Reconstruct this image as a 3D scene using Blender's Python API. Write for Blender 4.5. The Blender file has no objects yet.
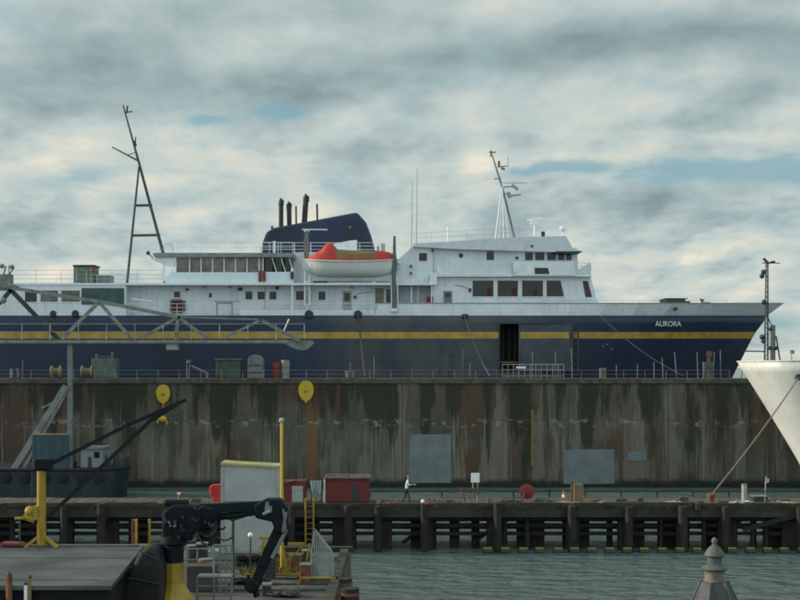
import bpy, bmesh, math, random
from mathutils import Vector, Matrix
R = math.radians
random.seed(7)
F, CX, HY, H = 1231.0, 400.0, 366.0, 10.9
def X(px, Y): return (px - CX) / F * Y
def Z(py, Y): return H + (HY - py) / F * Y
def P(px, py, Y): return Vector((X(px, Y), Y, Z(py, Y)))
scene = bpy.context.scene
COL = scene.collection

# ---------------------------------------------------------------- materials
MATS = {}
def mat(name, col, rough=0.6, metal=0.0, var=0.25, scale=1.5, streak=0.0, rust=0.0, bump=0.0, spec=0.4, stretch=8.0):
    if name in MATS: return MATS[name]
    m = bpy.data.materials.new(name); m.use_nodes = True
    nt = m.node_tree; N = nt.nodes; L = nt.links
    b = N['Principled BSDF']
    b.inputs['Roughness'].default_value = rough
    b.inputs['Metallic'].default_value = metal
    b.inputs['Specular IOR Level'].default_value = spec
    tc = N.new('ShaderNodeTexCoord')
    def noise(sc, mapscale=None, detail=5.0, off=0.0):
        mp = N.new('ShaderNodeMapping')
        if mapscale: mp.inputs['Scale'].default_value = mapscale
        mp.inputs['Location'].default_value = (off, off * 1.7, off * .3)
        L.new(tc.outputs['Object'], mp.inputs[0])
        n = N.new('ShaderNodeTexNoise'); n.inputs['Scale'].default_value = sc
        n.inputs['Detail'].default_value = detail; n.inputs['Roughness'].default_value = .6
        L.new(mp.outputs[0], n.inputs['Vector']); return n
    def ramp(src, a, c):
        r = N.new('ShaderNodeMapRange'); r.inputs[1].default_value = a; r.inputs[2].default_value = c
        r.interpolation_type = 'SMOOTHSTEP'
        L.new(src, r.inputs[0]); return r.outputs[0]
    def mix(f, a, c):
        x = N.new('ShaderNodeMix'); x.data_type = 'RGBA'
        if isinstance(f, float): x.inputs[0].default_value = f
        else: L.new(f, x.inputs[0])
        for i, v in ((6, a), (7, c)):
            if isinstance(v, tuple): x.inputs[i].default_value = v + (1,)
            else: L.new(v, x.inputs[i])
        return x.outputs[2]
    n1 = noise(scale)
    dark = tuple(c * (1 - var) for c in col); lite = tuple(min(1, c * (1 + var * .6)) for c in col)
    out = mix(ramp(n1.outputs[0], .3, .7), dark, lite)
    if streak:
        s = noise(1.3, (2.5, 2.5, 2.5 / stretch), 6, 5.3)
        f = N.new('ShaderNodeMath'); f.operation = 'MULTIPLY'; f.inputs[1].default_value = streak
        L.new(ramp(s.outputs[0], .5, .75), f.inputs[0])
        out = mix(f.outputs[0], out, tuple(c * .35 + .01 for c in col))
    if rust:
        s = noise(1.6, (3, 3, 3 / stretch), 8, 11.0)
        f = N.new('ShaderNodeMath'); f.operation = 'MULTIPLY'; f.inputs[1].default_value = rust
        L.new(ramp(s.outputs[0], .58, .74), f.inputs[0])
        out = mix(f.outputs[0], out, (.13, .05, .022))
    L.new(out, b.inputs['Base Color'])
    if bump:
        bn = N.new('ShaderNodeBump'); bn.inputs['Strength'].default_value = bump; bn.inputs['Distance'].default_value = .05
        n3 = noise(scale * 6); L.new(n3.outputs[0], bn.inputs['Height']); L.new(bn.outputs[0], b.inputs['Normal'])
    MATS[name] = m; return m

WHITE = mat('ship_white', (.70, .77, .85), .45, var=.10, scale=.5, streak=.28, rust=.32)
WHITE2 = mat('trim_white', (.74, .79, .83), .5, var=.10, streak=.2)
NAVY = mat('navy_paint', (.012, .026, .070), .42, var=.35, scale=.25, streak=.0, rust=.0)
HULLN = mat('weathered_navy', (.013, .029, .070), .5, var=.35, scale=.16, streak=.4, rust=.35, stretch=5)
def fade_hull(m):
    nt = m.node_tree; N = nt.nodes; L = nt.links; b = N['Principled BSDF']; src = b.inputs['Base Color'].links[0].from_socket
    g = N.new('ShaderNodeNewGeometry'); sp = N.new('ShaderNodeSeparateXYZ'); L.new(g.outputs['Position'], sp.inputs[0])
    n = N.new('ShaderNodeTexNoise'); n.inputs['Scale'].default_value = .5; n.inputs['Detail'].default_value = 6; mp = N.new('ShaderNodeMapping'); mp.inputs['Scale'].default_value = (1, 1, .45)
    L.new(g.outputs['Position'], mp.inputs[0]); L.new(mp.outputs[0], n.inputs['Vector'])
    def mr(v, a, c, o0=0, o1=1):
        r = N.new('ShaderNodeMapRange'); r.interpolation_type = 'SMOOTHSTEP'; r.inputs[1].default_value = a; r.inputs[2].default_value = c; r.inputs[3].default_value = o0; r.inputs[4].default_value = o1; L.new(v, r.inputs[0]); return r.outputs[0]
    def mu(a, c):
        q = N.new('ShaderNodeMath'); q.operation = 'MULTIPLY'; L.new(a, q.inputs[0]); L.new(c, q.inputs[1]); return q.outputs[0]
    k = mu(mu(mr(sp.outputs[0], -9, -4), mr(sp.outputs[0], 7, 15.5, 1, 0)), mr(n.outputs[0], .3, .55, .35, .95))
    x = N.new('ShaderNodeMix'); x.data_type = 'RGBA'; L.new(k, x.inputs[0]); L.new(src, x.inputs[6]); x.inputs[7].default_value = (.062, .070, .080, 1)
    L.new(x.outputs[2], b.inputs['Base Color'])
fade_hull(HULLN)
def seams(m, w_, h_, dk):
    nt = m.node_tree; N = nt.nodes; L = nt.links; b = N['Principled BSDF']; src = b.inputs['Base Color'].links[0].from_socket
    g = N.new('ShaderNodeNewGeometry'); sp = N.new('ShaderNodeSeparateXYZ'); L.new(g.outputs['Position'], sp.inputs[0])
    cv = N.new('ShaderNodeCombineXYZ'); L.new(sp.outputs[0], cv.inputs[0]); L.new(sp.outputs[2], cv.inputs[1])
    bk = N.new('ShaderNodeTexBrick'); L.new(cv.outputs[0], bk.inputs['Vector']); bk.inputs['Scale'].default_value = 1; bk.inputs['Brick Width'].default_value = w_; bk.inputs['Row Height'].default_value = h_
    bk.inputs['Mortar Size'].default_value = .035; bk.inputs['Mortar Smooth'].default_value = .6; bk.inputs['Color1'].default_value = (1, 1, 1, 1); bk.inputs['Color2'].default_value = (.88, .88, .88, 1); bk.inputs['Mortar'].default_value = (dk, dk, dk, 1)
    x = N.new('ShaderNodeMix'); x.data_type = 'RGBA'; x.blend_type = 'MULTIPLY'; x.inputs[0].default_value = 1; L.new(src, x.inputs[6]); L.new(bk.outputs[0], x.inputs[7]); L.new(x.outputs[2], b.inputs['Base Color'])
    bp = N.new('ShaderNodeBump'); bp.inputs['Strength'].default_value = .25; bp.inputs['Distance'].default_value = .04
    n = N.new('ShaderNodeTexNoise'); n.inputs['Scale'].default_value = .8; n.inputs['Detail'].default_value = 3; L.new(g.outputs['Position'], n.inputs['Vector']); L.new(n.outputs[0], bp.inputs['Height']); L.new(bp.outputs[0], b.inputs['Normal'])
seams(HULLN, 6.0, 1.9, .60); seams(WHITE, 3.2, 3.2, .80)
GREYN = mat('faded_navy_door', (.050, .062, .085), .6, var=.3, scale=.6, streak=.5, rust=.3)
GOLD = mat('gold_stripe', (.38, .265, .05), .55, var=.25, scale=.8, streak=.25)
GLASS = mat('dark_glass', (.014, .019, .022), .15, var=.4, scale=.6, spec=.4)
GLASS2 = mat('curtained_glass', (.15, .14, .12), .3, var=.5, scale=.9, spec=.5)
DARK = mat('dark_interior', (.028, .029, .030), .8)
STEELD = mat('dark_steel', (.030, .040, .044), .55, var=.3, streak=.3)
MASTC = mat('mast_green', (.035, .060, .065), .55, var=.2)
STEEL = mat('grey_steel', (.16, .185, .19), .55, var=.25, scale=2, streak=.35, rust=.3)
STEELL = mat('pale_steel', (.30, .33, .32), .55, var=.2, scale=2, streak=.3, rust=.25)
RED = mat('red_paint', (.20, .028, .030), .55, var=.25, streak=.3)
REDD = mat('dull_red', (.13, .024, .023), .65, var=.2, scale=1.2, streak=.4)
ORANGE = mat('orange_red_cover', (.46, .040, .038), .6, var=.15)
TAN = mat('tan_canvas', (.20, .14, .075), .8, var=.2)
YEL = mat('yellow_paint', (.31, .21, .022), .5, var=.25, scale=2.5, streak=.35, rust=.35)
YELM = mat('yellow_marker', (.50, .35, .03), .5, var=.12)
LIME = mat('yellow_float', (.20, .20, .03), .5, var=.25)
GREEN = mat('green_paint', (.10, .15, .12), .6, var=.25, streak=.4, rust=.3)
TEAL = mat('teal_tarp', (.05, .095, .10), .7, var=.25)
BLUEC = mat('blue_container', (.045, .080, .11), .55, var=.2, streak=.3)
BOATD = mat('dark_boat', (.016, .026, .036), .5, var=.4, streak=.3)
TIMB = mat('dark_timber', (.020, .019, .017), .85, var=.5, scale=2, streak=.5, bump=.3)
TIMB2 = mat('weathered_timber', (.038, .038, .028), .85, var=.45, scale=1.2, streak=.3, bump=.3)
PLANK = mat('grey_planks', (.080, .072, .056), .85, var=.5, scale=1.5, bump=.3)
ROPE = mat('old_rope', (.36, .30, .21), .9, var=.3, scale=6)
ROPED = mat('dark_cable', (.06, .06, .055), .8)
BRICK = mat('rusty_steel', (.17, .075, .035), .85, var=.45, scale=4)
PALEW = mat('pale_panel', (.19, .22, .235), .6, var=.12, scale=.8, streak=.25, rust=.12)
VERD = mat('verdigris', (.09, .108, .10), .7, var=.35, scale=6, streak=.5)
SLATE = mat('slate', (.055, .062, .066), .7, var=.35, scale=5, bump=.3)
CONC = mat('yard_concrete', (.072, .073, .065), .85, var=.45, scale=.5, bump=.3)
ROOFG = mat('roof_felt', (.062, .072, .074), .55, var=.5, scale=.6, bump=.1)
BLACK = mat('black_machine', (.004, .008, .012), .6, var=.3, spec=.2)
RUBBER = mat('rubber', (.010, .012, .014), .8, var=.3)
ORCONE = mat('cone_orange', (.60, .10, .02), .6, var=.1)
BWHITE = mat('gloss_white', (.58, .61, .60), .4, var=.08, scale=.4, streak=.25, rust=.25)
SKIN = mat('skin', (.40, .24, .17), .6, var=.05)
SHIRT = mat('white_shirt', (.62, .62, .58), .8, var=.08, scale=8)
TROUS = mat('dark_trousers', (.018, .030, .024), .85, var=.2, scale=8)
HAIR = mat('fair_hair', (.25, .18, .09), .8)
FOLI = mat('yellow_weeds', (.16, .14, .03), .8, var=.5, scale=5)
LETTER = mat('letter_white', (.60, .62, .60), .5, var=.05)

def wall_material():
    m = bpy.data.materials.new('stained_concrete'); m.use_nodes = True
    nt = m.node_tree; N = nt.nodes; L = nt.links; b = N['Principled BSDF']
    b.inputs['Roughness'].default_value = .85; b.inputs['Specular IOR Level'].default_value = .25
    tc = N.new('ShaderNodeNewGeometry')
    sep = N.new('ShaderNodeSeparateXYZ'); L.new(tc.outputs['Position'], sep.inputs[0])
    def M(op, a, c=None, clamp=False):
        n = N.new('ShaderNodeMath'); n.operation = op; n.use_clamp = clamp
        for i, v in enumerate((a, c)):
            if v is None: continue
            if isinstance(v, (int, float)): n.inputs[i].default_value = v
            else: L.new(v, n.inputs[i])
        return n.outputs[0]
    def noise(sc, ms, detail=5, off=0, rough=.6):
        mp = N.new('ShaderNodeMapping'); mp.inputs['Scale'].default_value = ms
        mp.inputs['Location'].default_value = (off, 0, off * .37)
        L.new(tc.outputs['Position'], mp.inputs[0])
        n = N.new('ShaderNodeTexNoise'); n.inputs['Scale'].default_value = sc; n.inputs['Detail'].default_value = detail
        n.inputs['Roughness'].default_value = rough
        L.new(mp.outputs[0], n.inputs['Vector']); return n.outputs[0]
    def ss(v, a, c):
        r = N.new('ShaderNodeMapRange'); r.interpolation_type = 'SMOOTHSTEP'
        r.inputs[1].default_value = a; r.inputs[2].default_value = c; L.new(v, r.inputs[0]); return r.outputs[0]
    def mix(f, a, c):
        x = N.new('ShaderNodeMix'); x.data_type = 'RGBA'
        L.new(f, x.inputs[0]) if not isinstance(f, float) else setattr(x.inputs[0], 'default_value', f)
        for i, v in ((6, a), (7, c)):
            if isinstance(v, tuple): x.inputs[i].default_value = v + (1,)
            else: L.new(v, x.inputs[i])
        return x.outputs[2]
    z = M('DIVIDE', sep.outputs[2], 9.8)
    base = mix(ss(noise(.35, (1, 1, .8)), .35, .65), (.074, .070, .056), (.116, .110, .090))
    base = mix(M('MULTIPLY', ss(noise(1.6, (1, 1, 1), 8), .45, .7), .5), base, (.10, .098, .080))
    bn_ = ss(noise(.5, (.22, 1, .25), 5, 44), .44, .56)
    base = mix(M('MULTIPLY', bn_, .85), base, (.080, .052, .038))
    # pale columns that taper upward (efflorescence), then dark runs that taper downward
    pale = ss(M('ADD', noise(1.0, (.5, 1, .045), 7, 4.0, .66), M('MULTIPLY', M('SUBTRACT', .45, z), .12)), .50, .56)
    base = mix(M('MULTIPLY', pale, .6), base, (.178, .176, .150))
    drk = ss(M('ADD', noise(1.0, (.34, 1, .045), 7, 21.0, .66), M('MULTIPLY', M('SUBTRACT', z, .5), .20)), .51, .575)
    base = mix(M('MULTIPLY', drk, .88), base, (.026, .029, .022))
    thin = ss(noise(1.0, (3.2, 1, .06), 4, 33.0, .6), .56, .68)
    base = mix(M('MULTIPLY', thin, .6), base, (.05, .05, .038))
    thinp = ss(M('ADD', noise(1.0, (4.0, 1, .09), 4, 71.0, .6), M('MULTIPLY', M('SUBTRACT', .5, z), .08)), .60, .70)
    base = mix(M('MULTIPLY', thinp, .5), base, (.26, .25, .215))
    rust = ss(noise(1.0, (.9, 1, .06), 4, 57.0, .6), .60, .72)
    base = mix(M('MULTIPLY', rust, .5), base, (.16, .075, .035))
    # one strong rust run under the right-hand yellow marker
    rx = M('ABSOLUTE', M('SUBTRACT', sep.outputs[0], X(312, 110.9)))
    rm = M('MULTIPLY', M('SUBTRACT', 1.0, ss(M('ADD', rx, M('MULTIPLY', noise(2, (1, 1, .3)), .4)), .35, 1.0)), ss(noise(1, (2, 1, .25), 4, 3), .3, .55))
    base = mix(M('MULTIPLY', rm, .7), base, (.20, .085, .03))
    # shuttering joint and tide band
    j = M('SUBTRACT', 1.0, ss(M('ABSOLUTE', M('SUBTRACT', sep.outputs[2], 6.0)), .03, .09))
    base = mix(M('MULTIPLY', j, .5), base, (.06, .06, .05))
    eff = M('MULTIPLY', M('SUBTRACT', 1.0, ss(M('ABSOLUTE', M('SUBTRACT', sep.outputs[2], 5.75)), .1, .55)), ss(noise(1.1, (1, 1, 1.5), 6, 9), .52, .62))
    base = mix(M('MULTIPLY', eff, .6), base, (.30, .29, .25))
    tide = M('SUBTRACT', 1.0, ss(M('ADD', sep.outputs[2], M('MULTIPLY', noise(1.5, (1, 1, .5)), .8)), .7, 1.3))
    base = mix(tide, base, (.022, .030, .020))
    L.new(base, b.inputs['Base Color'])
    bn = N.new('ShaderNodeBump'); bn.inputs['Strength'].default_value = .4; bn.inputs['Distance'].default_value = .06
    L.new(noise(2.5, (1, 1, 1), 8), bn.inputs['Height']); L.new(bn.outputs[0], b.inputs['Normal'])
    return m
WALL = wall_material()

def water_material():
    m = bpy.data.materials.new('harbour_water'); m.use_nodes = True
    nt = m.node_tree; N = nt.nodes; L = nt.links; b = N['Principled BSDF']
    b.inputs['Base Color'].default_value = (.100, .140, .136, 1); b.inputs['Roughness'].default_value = .14
    b.inputs['IOR'].default_value = 1.33
    tc = N.new('ShaderNodeNewGeometry')
    def noise(sc, ms, det):
        mp = N.new('ShaderNodeMapping'); mp.inputs['Scale'].default_value = ms; mp.inputs['Rotation'].default_value = (0, 0, R(14))
        L.new(tc.outputs['Position'], mp.inputs[0])
        n = N.new('ShaderNodeTexNoise'); n.inputs['Scale'].default_value = sc; n.inputs['Detail'].default_value = det
        n.inputs['Distortion'].default_value = .4
        L.new(mp.outputs[0], n.inputs['Vector']); return n.outputs[0]
    b1 = N.new('ShaderNodeBump'); b1.inputs['Strength'].default_value = 1.0; b1.inputs['Distance'].default_value = .75
    L.new(noise(.9, (.55, 1.3, 1), 4), b1.inputs['Height'])
    b2 = N.new('ShaderNodeBump'); b2.inputs['Strength'].default_value = .9; b2.inputs['Distance'].default_value = .09
    L.new(noise(3.6, (.6, 1.2, 1), 4), b2.inputs['Height']); L.new(b1.outputs[0], b2.inputs['Normal'])
    L.new(b2.outputs[0], b.inputs['Normal'])
    return m
WATER = water_material()

# ---------------------------------------------------------------- mesh builder
class MB:
    def __init__(s): s.v = []; s.f = []; s.mi = []
    def add(s, vs, fs, mi=0):
        o = len(s.v); s.v += [tuple(v) for v in vs]; s.f += [tuple(i + o for i in f) for f in fs]; s.mi += [mi] * len(fs); return s
    def box(s, x0, x1, y0, y1, z0, z1, mi=0):
        x0, x1 = sorted((x0, x1)); y0, y1 = sorted((y0, y1)); z0, z1 = sorted((z0, z1))
        v = [(x, y, z) for z in (z0, z1) for y in (y0, y1) for x in (x0, x1)]
        return s.add(v, [(0, 2, 3, 1), (4, 5, 7, 6), (0, 1, 5, 4), (2, 6, 7, 3), (0, 4, 6, 2), (1, 3, 7, 5)], mi)
    def pbox(s, px0, px1, py0, py1, Y, d, mi=0):      # front face at Y, d metres deep
        return s.box(X(px0, Y), X(px1, Y), Y, Y + d, Z(py1, Y), Z(py0, Y), mi)
    def prism(s, pts, y0, y1, mi=0):                    # pts [(x,z)]
        a = sum(pts[i][0] * pts[(i + 1) % len(pts)][1] - pts[(i + 1) % len(pts)][0] * pts[i][1] for i in range(len(pts)))
        if a < 0: pts = pts[::-1]
        n = len(pts); v = [(x, y0, z) for x, z in pts] + [(x, y1, z) for x, z in pts]
        f = [tuple(range(n)), tuple(range(2 * n - 1, n - 1, -1))] + [(i, i + n, (i + 1) % n + n, (i + 1) % n) for i in range(n)]
        f = [f[0], f[1]] + [(j, i, i + n, j + n) for i in range(n) for j in [(i + 1) % n]]
        return s.add(v, f, mi)
    def pprism(s, pts, Y, d, mi=0): return s.prism([(X(a, Y), Z(b, Y)) for a, b in pts], Y, Y + d, mi)
    def tube(s, p, q, r, r2=None, n=8, mi=0, cap=True):
        p = Vector(p); q = Vector(q); r2 = r if r2 is None else r2
        d = (q - p).normalized(); a = d.orthogonal().normalized(); b = d.cross(a)
        v = []
        for c, rr in ((p, r), (q, r2)):
            for i in range(n):
                t = 2 * math.pi * i / n; v.append(c + (a * math.cos(t) + b * math.sin(t)) * rr)
        f = [(i, (i + 1) % n, (i + 1) % n + n, i + n) for i in range(n)]
        if cap: f += [tuple(range(n - 1, -1, -1)), tuple(range(n, 2 * n))]
        return s.add(v, f, mi)
    def ptube(s, a, b, Y, r, r2=None, n=8, Y2=None, mi=0): return s.tube(P(a[0], a[1], Y), P(b[0], b[1], Y2 or Y), r, r2, n, mi)
    def line(s, pts, r, n=6, mi=0):
        for a, b in zip(pts, pts[1:]): s.tube(a, b, r, n=n, mi=mi)
        return s
    def bar(s, p, q, w, h, mi=0):                       # square section bar
        p = Vector(p); q = Vector(q); d = (q - p).normalized()
        up = Vector((0, 1, 0)) if abs(d.y) < .9 else Vector((0, 0, 1))
        a = d.cross(up).normalized() * h / 2; b = d.cross(a).normalized() * w / 2
        v = [c + i * a + j * b for c in (p, q) for i, j in ((-1, -1), (1, -1), (1, 1), (-1, 1))]
        return s.add(v, [(0, 1, 2, 3), (7, 6, 5, 4)] + [(i, i + 4, (i + 1) % 4 + 4, (i + 1) % 4) for i in range(4)], mi)
    def lathe(s, c, prof, n=16, mi=0, axis='z'):
        c = Vector(c); v = []
        for r, h in prof:
            for i in range(n):
                t = 2 * math.pi * i / n
                o = (r * math.cos(t), r * math.sin(t), h)
                if axis == 'y': o = (r * math.cos(t), h, r * math.sin(t))
                if axis == 'x': o = (h, r * math.cos(t), r * math.sin(t))
                v.append(c + Vector(o))
        f = [(k * n + i, k * n + (i + 1) % n, (k + 1) * n + (i + 1) % n, (k + 1) * n + i) for k in range(len(prof) - 1) for i in range(n)]
        f += [tuple(range(n - 1, -1, -1)), tuple(range((len(prof) - 1) * n, len(prof) * n))]
        return s.add(v, f, mi)
    def ball(s, c, r, n=12, sz=1.0, mi=0):
        return s.lathe(c, [(max(.001, r * math.sin(math.pi * k / 8)), -r * sz * math.cos(math.pi * k / 8)) for k in range(9)], n, mi)
    def build(s, name, m, parent=None, smooth=False, bevel=0, loc=None, recalc=True):
        me = bpy.data.meshes.new(name); me.from_pydata(s.v, [], s.f)
        for mm in (m if isinstance(m, (list, tuple)) else [m]): me.materials.append(mm)
        for p, i in zip(me.polygons, s.mi): p.material_index = i; p.use_smooth = smooth
        if recalc:
            bm = bmesh.new(); bm.from_mesh(me); bmesh.ops.recalc_face_normals(bm, faces=bm.faces); bm.to_mesh(me); bm.free()
        o = bpy.data.objects.new(name, me); COL.objects.link(o)
        if parent is None:
            if loc is None:
                xs = [v[0] for v in s.v]; ys = [v[1] for v in s.v]; zs = [v[2] for v in s.v]
                loc = ((min(xs) + max(xs)) / 2, (min(ys) + max(ys)) / 2, min(zs))
            me.transform(Matrix.Translation(-Vector(loc))); o.location = loc
        else:
            w = Vector(parent['_w']) if '_w' in parent else Vector(parent.location)
            me.transform(Matrix.Translation(-w)); o.parent = parent; o['_w'] = tuple(w)
        if bevel:
            b = o.modifiers.new('b', 'BEVEL'); b.width = bevel; b.segments = 2; b.limit_method = 'ANGLE'
        if smooth and not bevel:
            try: me.set_sharp_from_angle(angle=R(40))
            except Exception: pass
        return o
def tag(o, label, cat, group=None, kind=None):
    if label: o['label'] = label
    if cat: o['category'] = cat
    if group: o['group'] = group
    if kind: o['kind'] = kind
    return o
def thing(name, loc, label, cat, group=None):
    o = bpy.data.objects.new(name, None); COL.objects.link(o); o.location = loc; o.empty_display_size = .2
    return tag(o, label, cat, group)
def dup(root, loc, label=None):
    c = root.copy(); COL.objects.link(c); c.location = loc
    if label: c['label'] = label
    for ch in [o for o in bpy.data.objects if o.parent == root]:
        d = ch.copy(); COL.objects.link(d); d.parent = c
        for g in [o for o in bpy.data.objects if o.parent == ch]:
            e = g.copy(); COL.objects.link(e); e.parent = d
    return c

def rail(name, parent, pts, h, m, step=1.5, nr=2, r=.022, group=None):
    b = MB()
    for a, c in zip(pts, pts[1:]):
        a = Vector(a); c = Vector(c); n = max(1, round((c - a).length / step))
        for i in range(n + 1):
            p = a.lerp(c, i / n); b.tube(p, p + Vector((0, 0, h)), r * 1.2, n=5)
        for k in range(nr):
            o = Vector((0, 0, h * (k + 1) / nr)); b.tube(a + o, c + o, r, n=5)
    return b.build(name, m, parent)

def text_mesh(name, s, size, m, loc, parent, ext=.02):
    cu = bpy.data.curves.new(name, 'FONT'); cu.body = s; cu.size = size; cu.extrude = ext; cu.align_x = 'CENTER'; cu.align_y = 'CENTER'
    cu.offset = size * .012
    t = bpy.data.objects.new('t', cu); COL.objects.link(t)
    dg = bpy.context.evaluated_depsgraph_get(); me = bpy.data.meshes.new_from_object(t.evaluated_get(dg))
    bpy.data.objects.remove(t); me.materials.clear(); me.materials.append(m)
    me.transform(Matrix.Rotation(R(90), 4, 'X'))
    return me

# ---------------------------------------------------------------- world, sun, camera
SUN_EL, SUN_PHI = R(19), R(8)
sd = Vector((-math.cos(SUN_PHI) * math.cos(SUN_EL), math.sin(SUN_PHI) * math.cos(SUN_EL), math.sin(SUN_EL)))
w = bpy.data.worlds.new('World'); scene.world = w; w.use_nodes = True
nt = w.node_tree; N = nt.nodes; L = nt.links
bg = N['Background']; bg.inputs[1].default_value = .10
sky = N.new('ShaderNodeTexSky'); sky.sky_type = 'NISHITA'; sky.sun_disc = False
sky.sun_elevation = SUN_EL; sky.sun_rotation = R(279); sky.dust_density = 1.5
tc = N.new('ShaderNodeTexCoord'); sep = N.new('ShaderNodeSeparateXYZ'); L.new(tc.outputs['Generated'], sep.inputs[0])
def M(op, a, b=None, c=None, clamp=False):
    n = N.new('ShaderNodeMath'); n.operation = op; n.use_clamp = clamp
    for i, v in enumerate((a, b, c)):
        if v is None: continue
        if isinstance(v, (int, float)): n.inputs[i].default_value = v
        else: L.new(v, n.inputs[i])
    return n.outputs[0]
def wn(sc, ms, det=6, off=0.0, rough=.55, dist=0.0):
    mp = N.new('ShaderNodeMapping'); mp.inputs['Scale'].default_value = ms; mp.inputs['Location'].default_value = (off, off, off)
    L.new(tc.outputs['Generated'], mp.inputs[0])
    n = N.new('ShaderNodeTexNoise'); n.inputs['Scale'].default_value = sc; n.inputs['Detail'].default_value = det
    n.inputs['Roughness'].default_value = rough; n.inputs['Distortion'].default_value = dist
    L.new(mp.outputs[0], n.inputs['Vector']); return n.outputs[0]
yy = M('MAXIMUM', sep.outputs[1], .15)
# direction expressed as horizontal / vertical tangents, scaled for convenience
U = M('ADD', M('MULTIPLY', M('DIVIDE', sep.outputs[0], yy), F), CX)
V = M('SUBTRACT', HY, M('MULTIPLY', M('DIVIDE', sep.outputs[2], yy), F))
U = M('ADD', U, M('MULTIPLY', M('SUBTRACT', wn(9, (1, 1, 2), 3, 3), .5), 90))
V = M('ADD', V, M('MULTIPLY', M('SUBTRACT', wn(11, (1, 1, 2.2), 3, 9), .5), 50))
def blob(cx, cy, rx, ry, amp, k=0.0):
    du = M('DIVIDE', M('SUBTRACT', U, cx), rx)
    dv = M('DIVIDE', M('ADD', M('SUBTRACT', V, cy), M('MULTIPLY', M('SUBTRACT', U, cx), k)), ry)
    r2 = M('ADD', M('MULTIPLY', du, du), M('MULTIPLY', dv, dv))
    return M('MULTIPLY', M('POWER', math.e, M('MULTIPLY', r2, -1)), amp)
def total(lst):
    t = None
    for a in lst:
        b = blob(*a); t = b if t is None else M('ADD', t, b)
    return t
lum = total([
    (330, 84, 170, 26, -.26, .10), (110, 70, 190, 42, -.16, .0), (520, 45, 170, 26, -.22, .08), (740, 40, 150, 26, -.20, .04), (760, 205, 60, 14, -.10, 0), (600, 205, 60, 18, -.12, 0),
    (620, 105, 100, 16, .10, .15), (740, 130, 90, 8, .10, 0), (478, 157, 24, 12, .20, 0),
    (720, 208, 120, 22, -.24, -.05), (480, 215, 100, 18, -.08, 0), (700, 246, 70, 7, .20, .25), (770, 285, 60, 10, -.08, 0), (60, 262, 40, 8, .15, 0), (240, 190, 220, 40, .05, 0)])
zc = M('ADD', M('MAXIMUM', sep.outputs[2], 0.0), .22)
px_, py_ = M('DIVIDE', sep.outputs[0], zc), M('DIVIDE', sep.outputs[1], zc)
def cloud(ox, oy, sc, det, rough, dist):
    cv = N.new('ShaderNodeCombineXYZ'); L.new(M('ADD', M('MULTIPLY', px_, 1.0), ox), cv.inputs[0]); L.new(M('ADD', M('MULTIPLY', py_, .80), oy), cv.inputs[1]); cv.inputs[2].default_value = 3.7
    n = N.new('ShaderNodeTexNoise'); n.inputs['Scale'].default_value = sc; n.inputs['Detail'].default_value = det
    n.inputs['Roughness'].default_value = rough; n.inputs['Distortion'].default_value = dist; L.new(cv.outputs[0], n.inputs['Vector']); return n.outputs[0]
cA, cB = cloud(0, 0, 2.6, 7, .52, .12), cloud(-.07, -.05, 2.6, 7, .52, .12)
cC, cD = cloud(5, 2, 7.5, 6, .60, .15), cloud(4.975, 1.98, 7.5, 6, .60, .15)
lit = M('ADD', M('MULTIPLY', M('SUBTRACT', cB, cA), 1.3), M('ADD', M('MULTIPLY', M('SUBTRACT', cD, cC), .6), M('MULTIPLY', M('SUBTRACT', cC, .5), .14)))
amp = N.new('ShaderNodeMapRange'); L.new(sep.outputs[2], amp.inputs[0]); amp.inputs[1].default_value = .12; amp.inputs[2].default_value = .25; amp.inputs[3].default_value = 1.0; amp.inputs[4].default_value = .55
lit = M('MULTIPLY', lit, amp.outputs[0])
grad = N.new('ShaderNodeMapRange'); L.new(sep.outputs[2], grad.inputs[0]); grad.inputs[1].default_value = .05; grad.inputs[2].default_value = .27; grad.inputs[3].default_value = .05; grad.inputs[4].default_value = -.06
lit = M('ADD', lit, grad.outputs[0])
thick = M('MULTIPLY', M('SUBTRACT', .5, cA), .55)
big = M('MULTIPLY', M('SUBTRACT', wn(5, (1, 1, 2.2), 4, 17, .5, .2), .5), .35)
lum = M('ADD', M('ADD', M('ADD', lum, .67), big), M('ADD', lit, thick))
cr = N.new('ShaderNodeValToRGB'); L.new(lum, cr.inputs[0]); e = cr.color_ramp.elements
def lin(c): return tuple(((v / 255) / 12.92 if v / 255 <= .04045 else ((v / 255 + .055) / 1.055) ** 2.4) * 10 for v in c) + (1,)
e[0].position = .05; e[0].color = lin((116, 133, 137)); e[1].position = 1.0; e[1].color = lin((236, 230, 214))
for p_, c_ in ((.30, (140, 157, 162)), (.52, (168, 185, 186)), (.70, (194, 206, 203)), (.85, (214, 217, 206))):
    q = e.new(p_); q.color = lin(c_)
blue = total([(215, 124, 34, 9, .95, 0), (285, 110, 28, 9, 1.05, .2), (560, 166, 85, 8, 1.1, .02), (770, 168, 90, 20, 1.15, 0), (690, 172, 40, 10, .6, 0),
              (110, 178, 130, 8, .35, 0), (770, 322, 60, 22, .6, 0), (330, 195, 60, 16, .15, 0)])
blue = M('MULTIPLY', M('ADD', blue, M('ADD', M('MULTIPLY', M('SUBTRACT', .5, cA), 1.6), M('MULTIPLY', M('SUBTRACT', .5, cC), 2.2))), 1.0, clamp=True)
bm_ = N.new('ShaderNodeMapRange'); bm_.interpolation_type = 'SMOOTHSTEP'; L.new(blue, bm_.inputs[0])
bm_.inputs[1].default_value = .05; bm_.inputs[2].default_value = 1.15; bm_.inputs[4].default_value = .85
skyc = N.new('ShaderNodeMix'); skyc.data_type = 'RGBA'; skyc.inputs[0].default_value = .8
L.new(sky.outputs[0], skyc.inputs[6]); skyc.inputs[7].default_value = lin((128, 176, 190))
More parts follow.
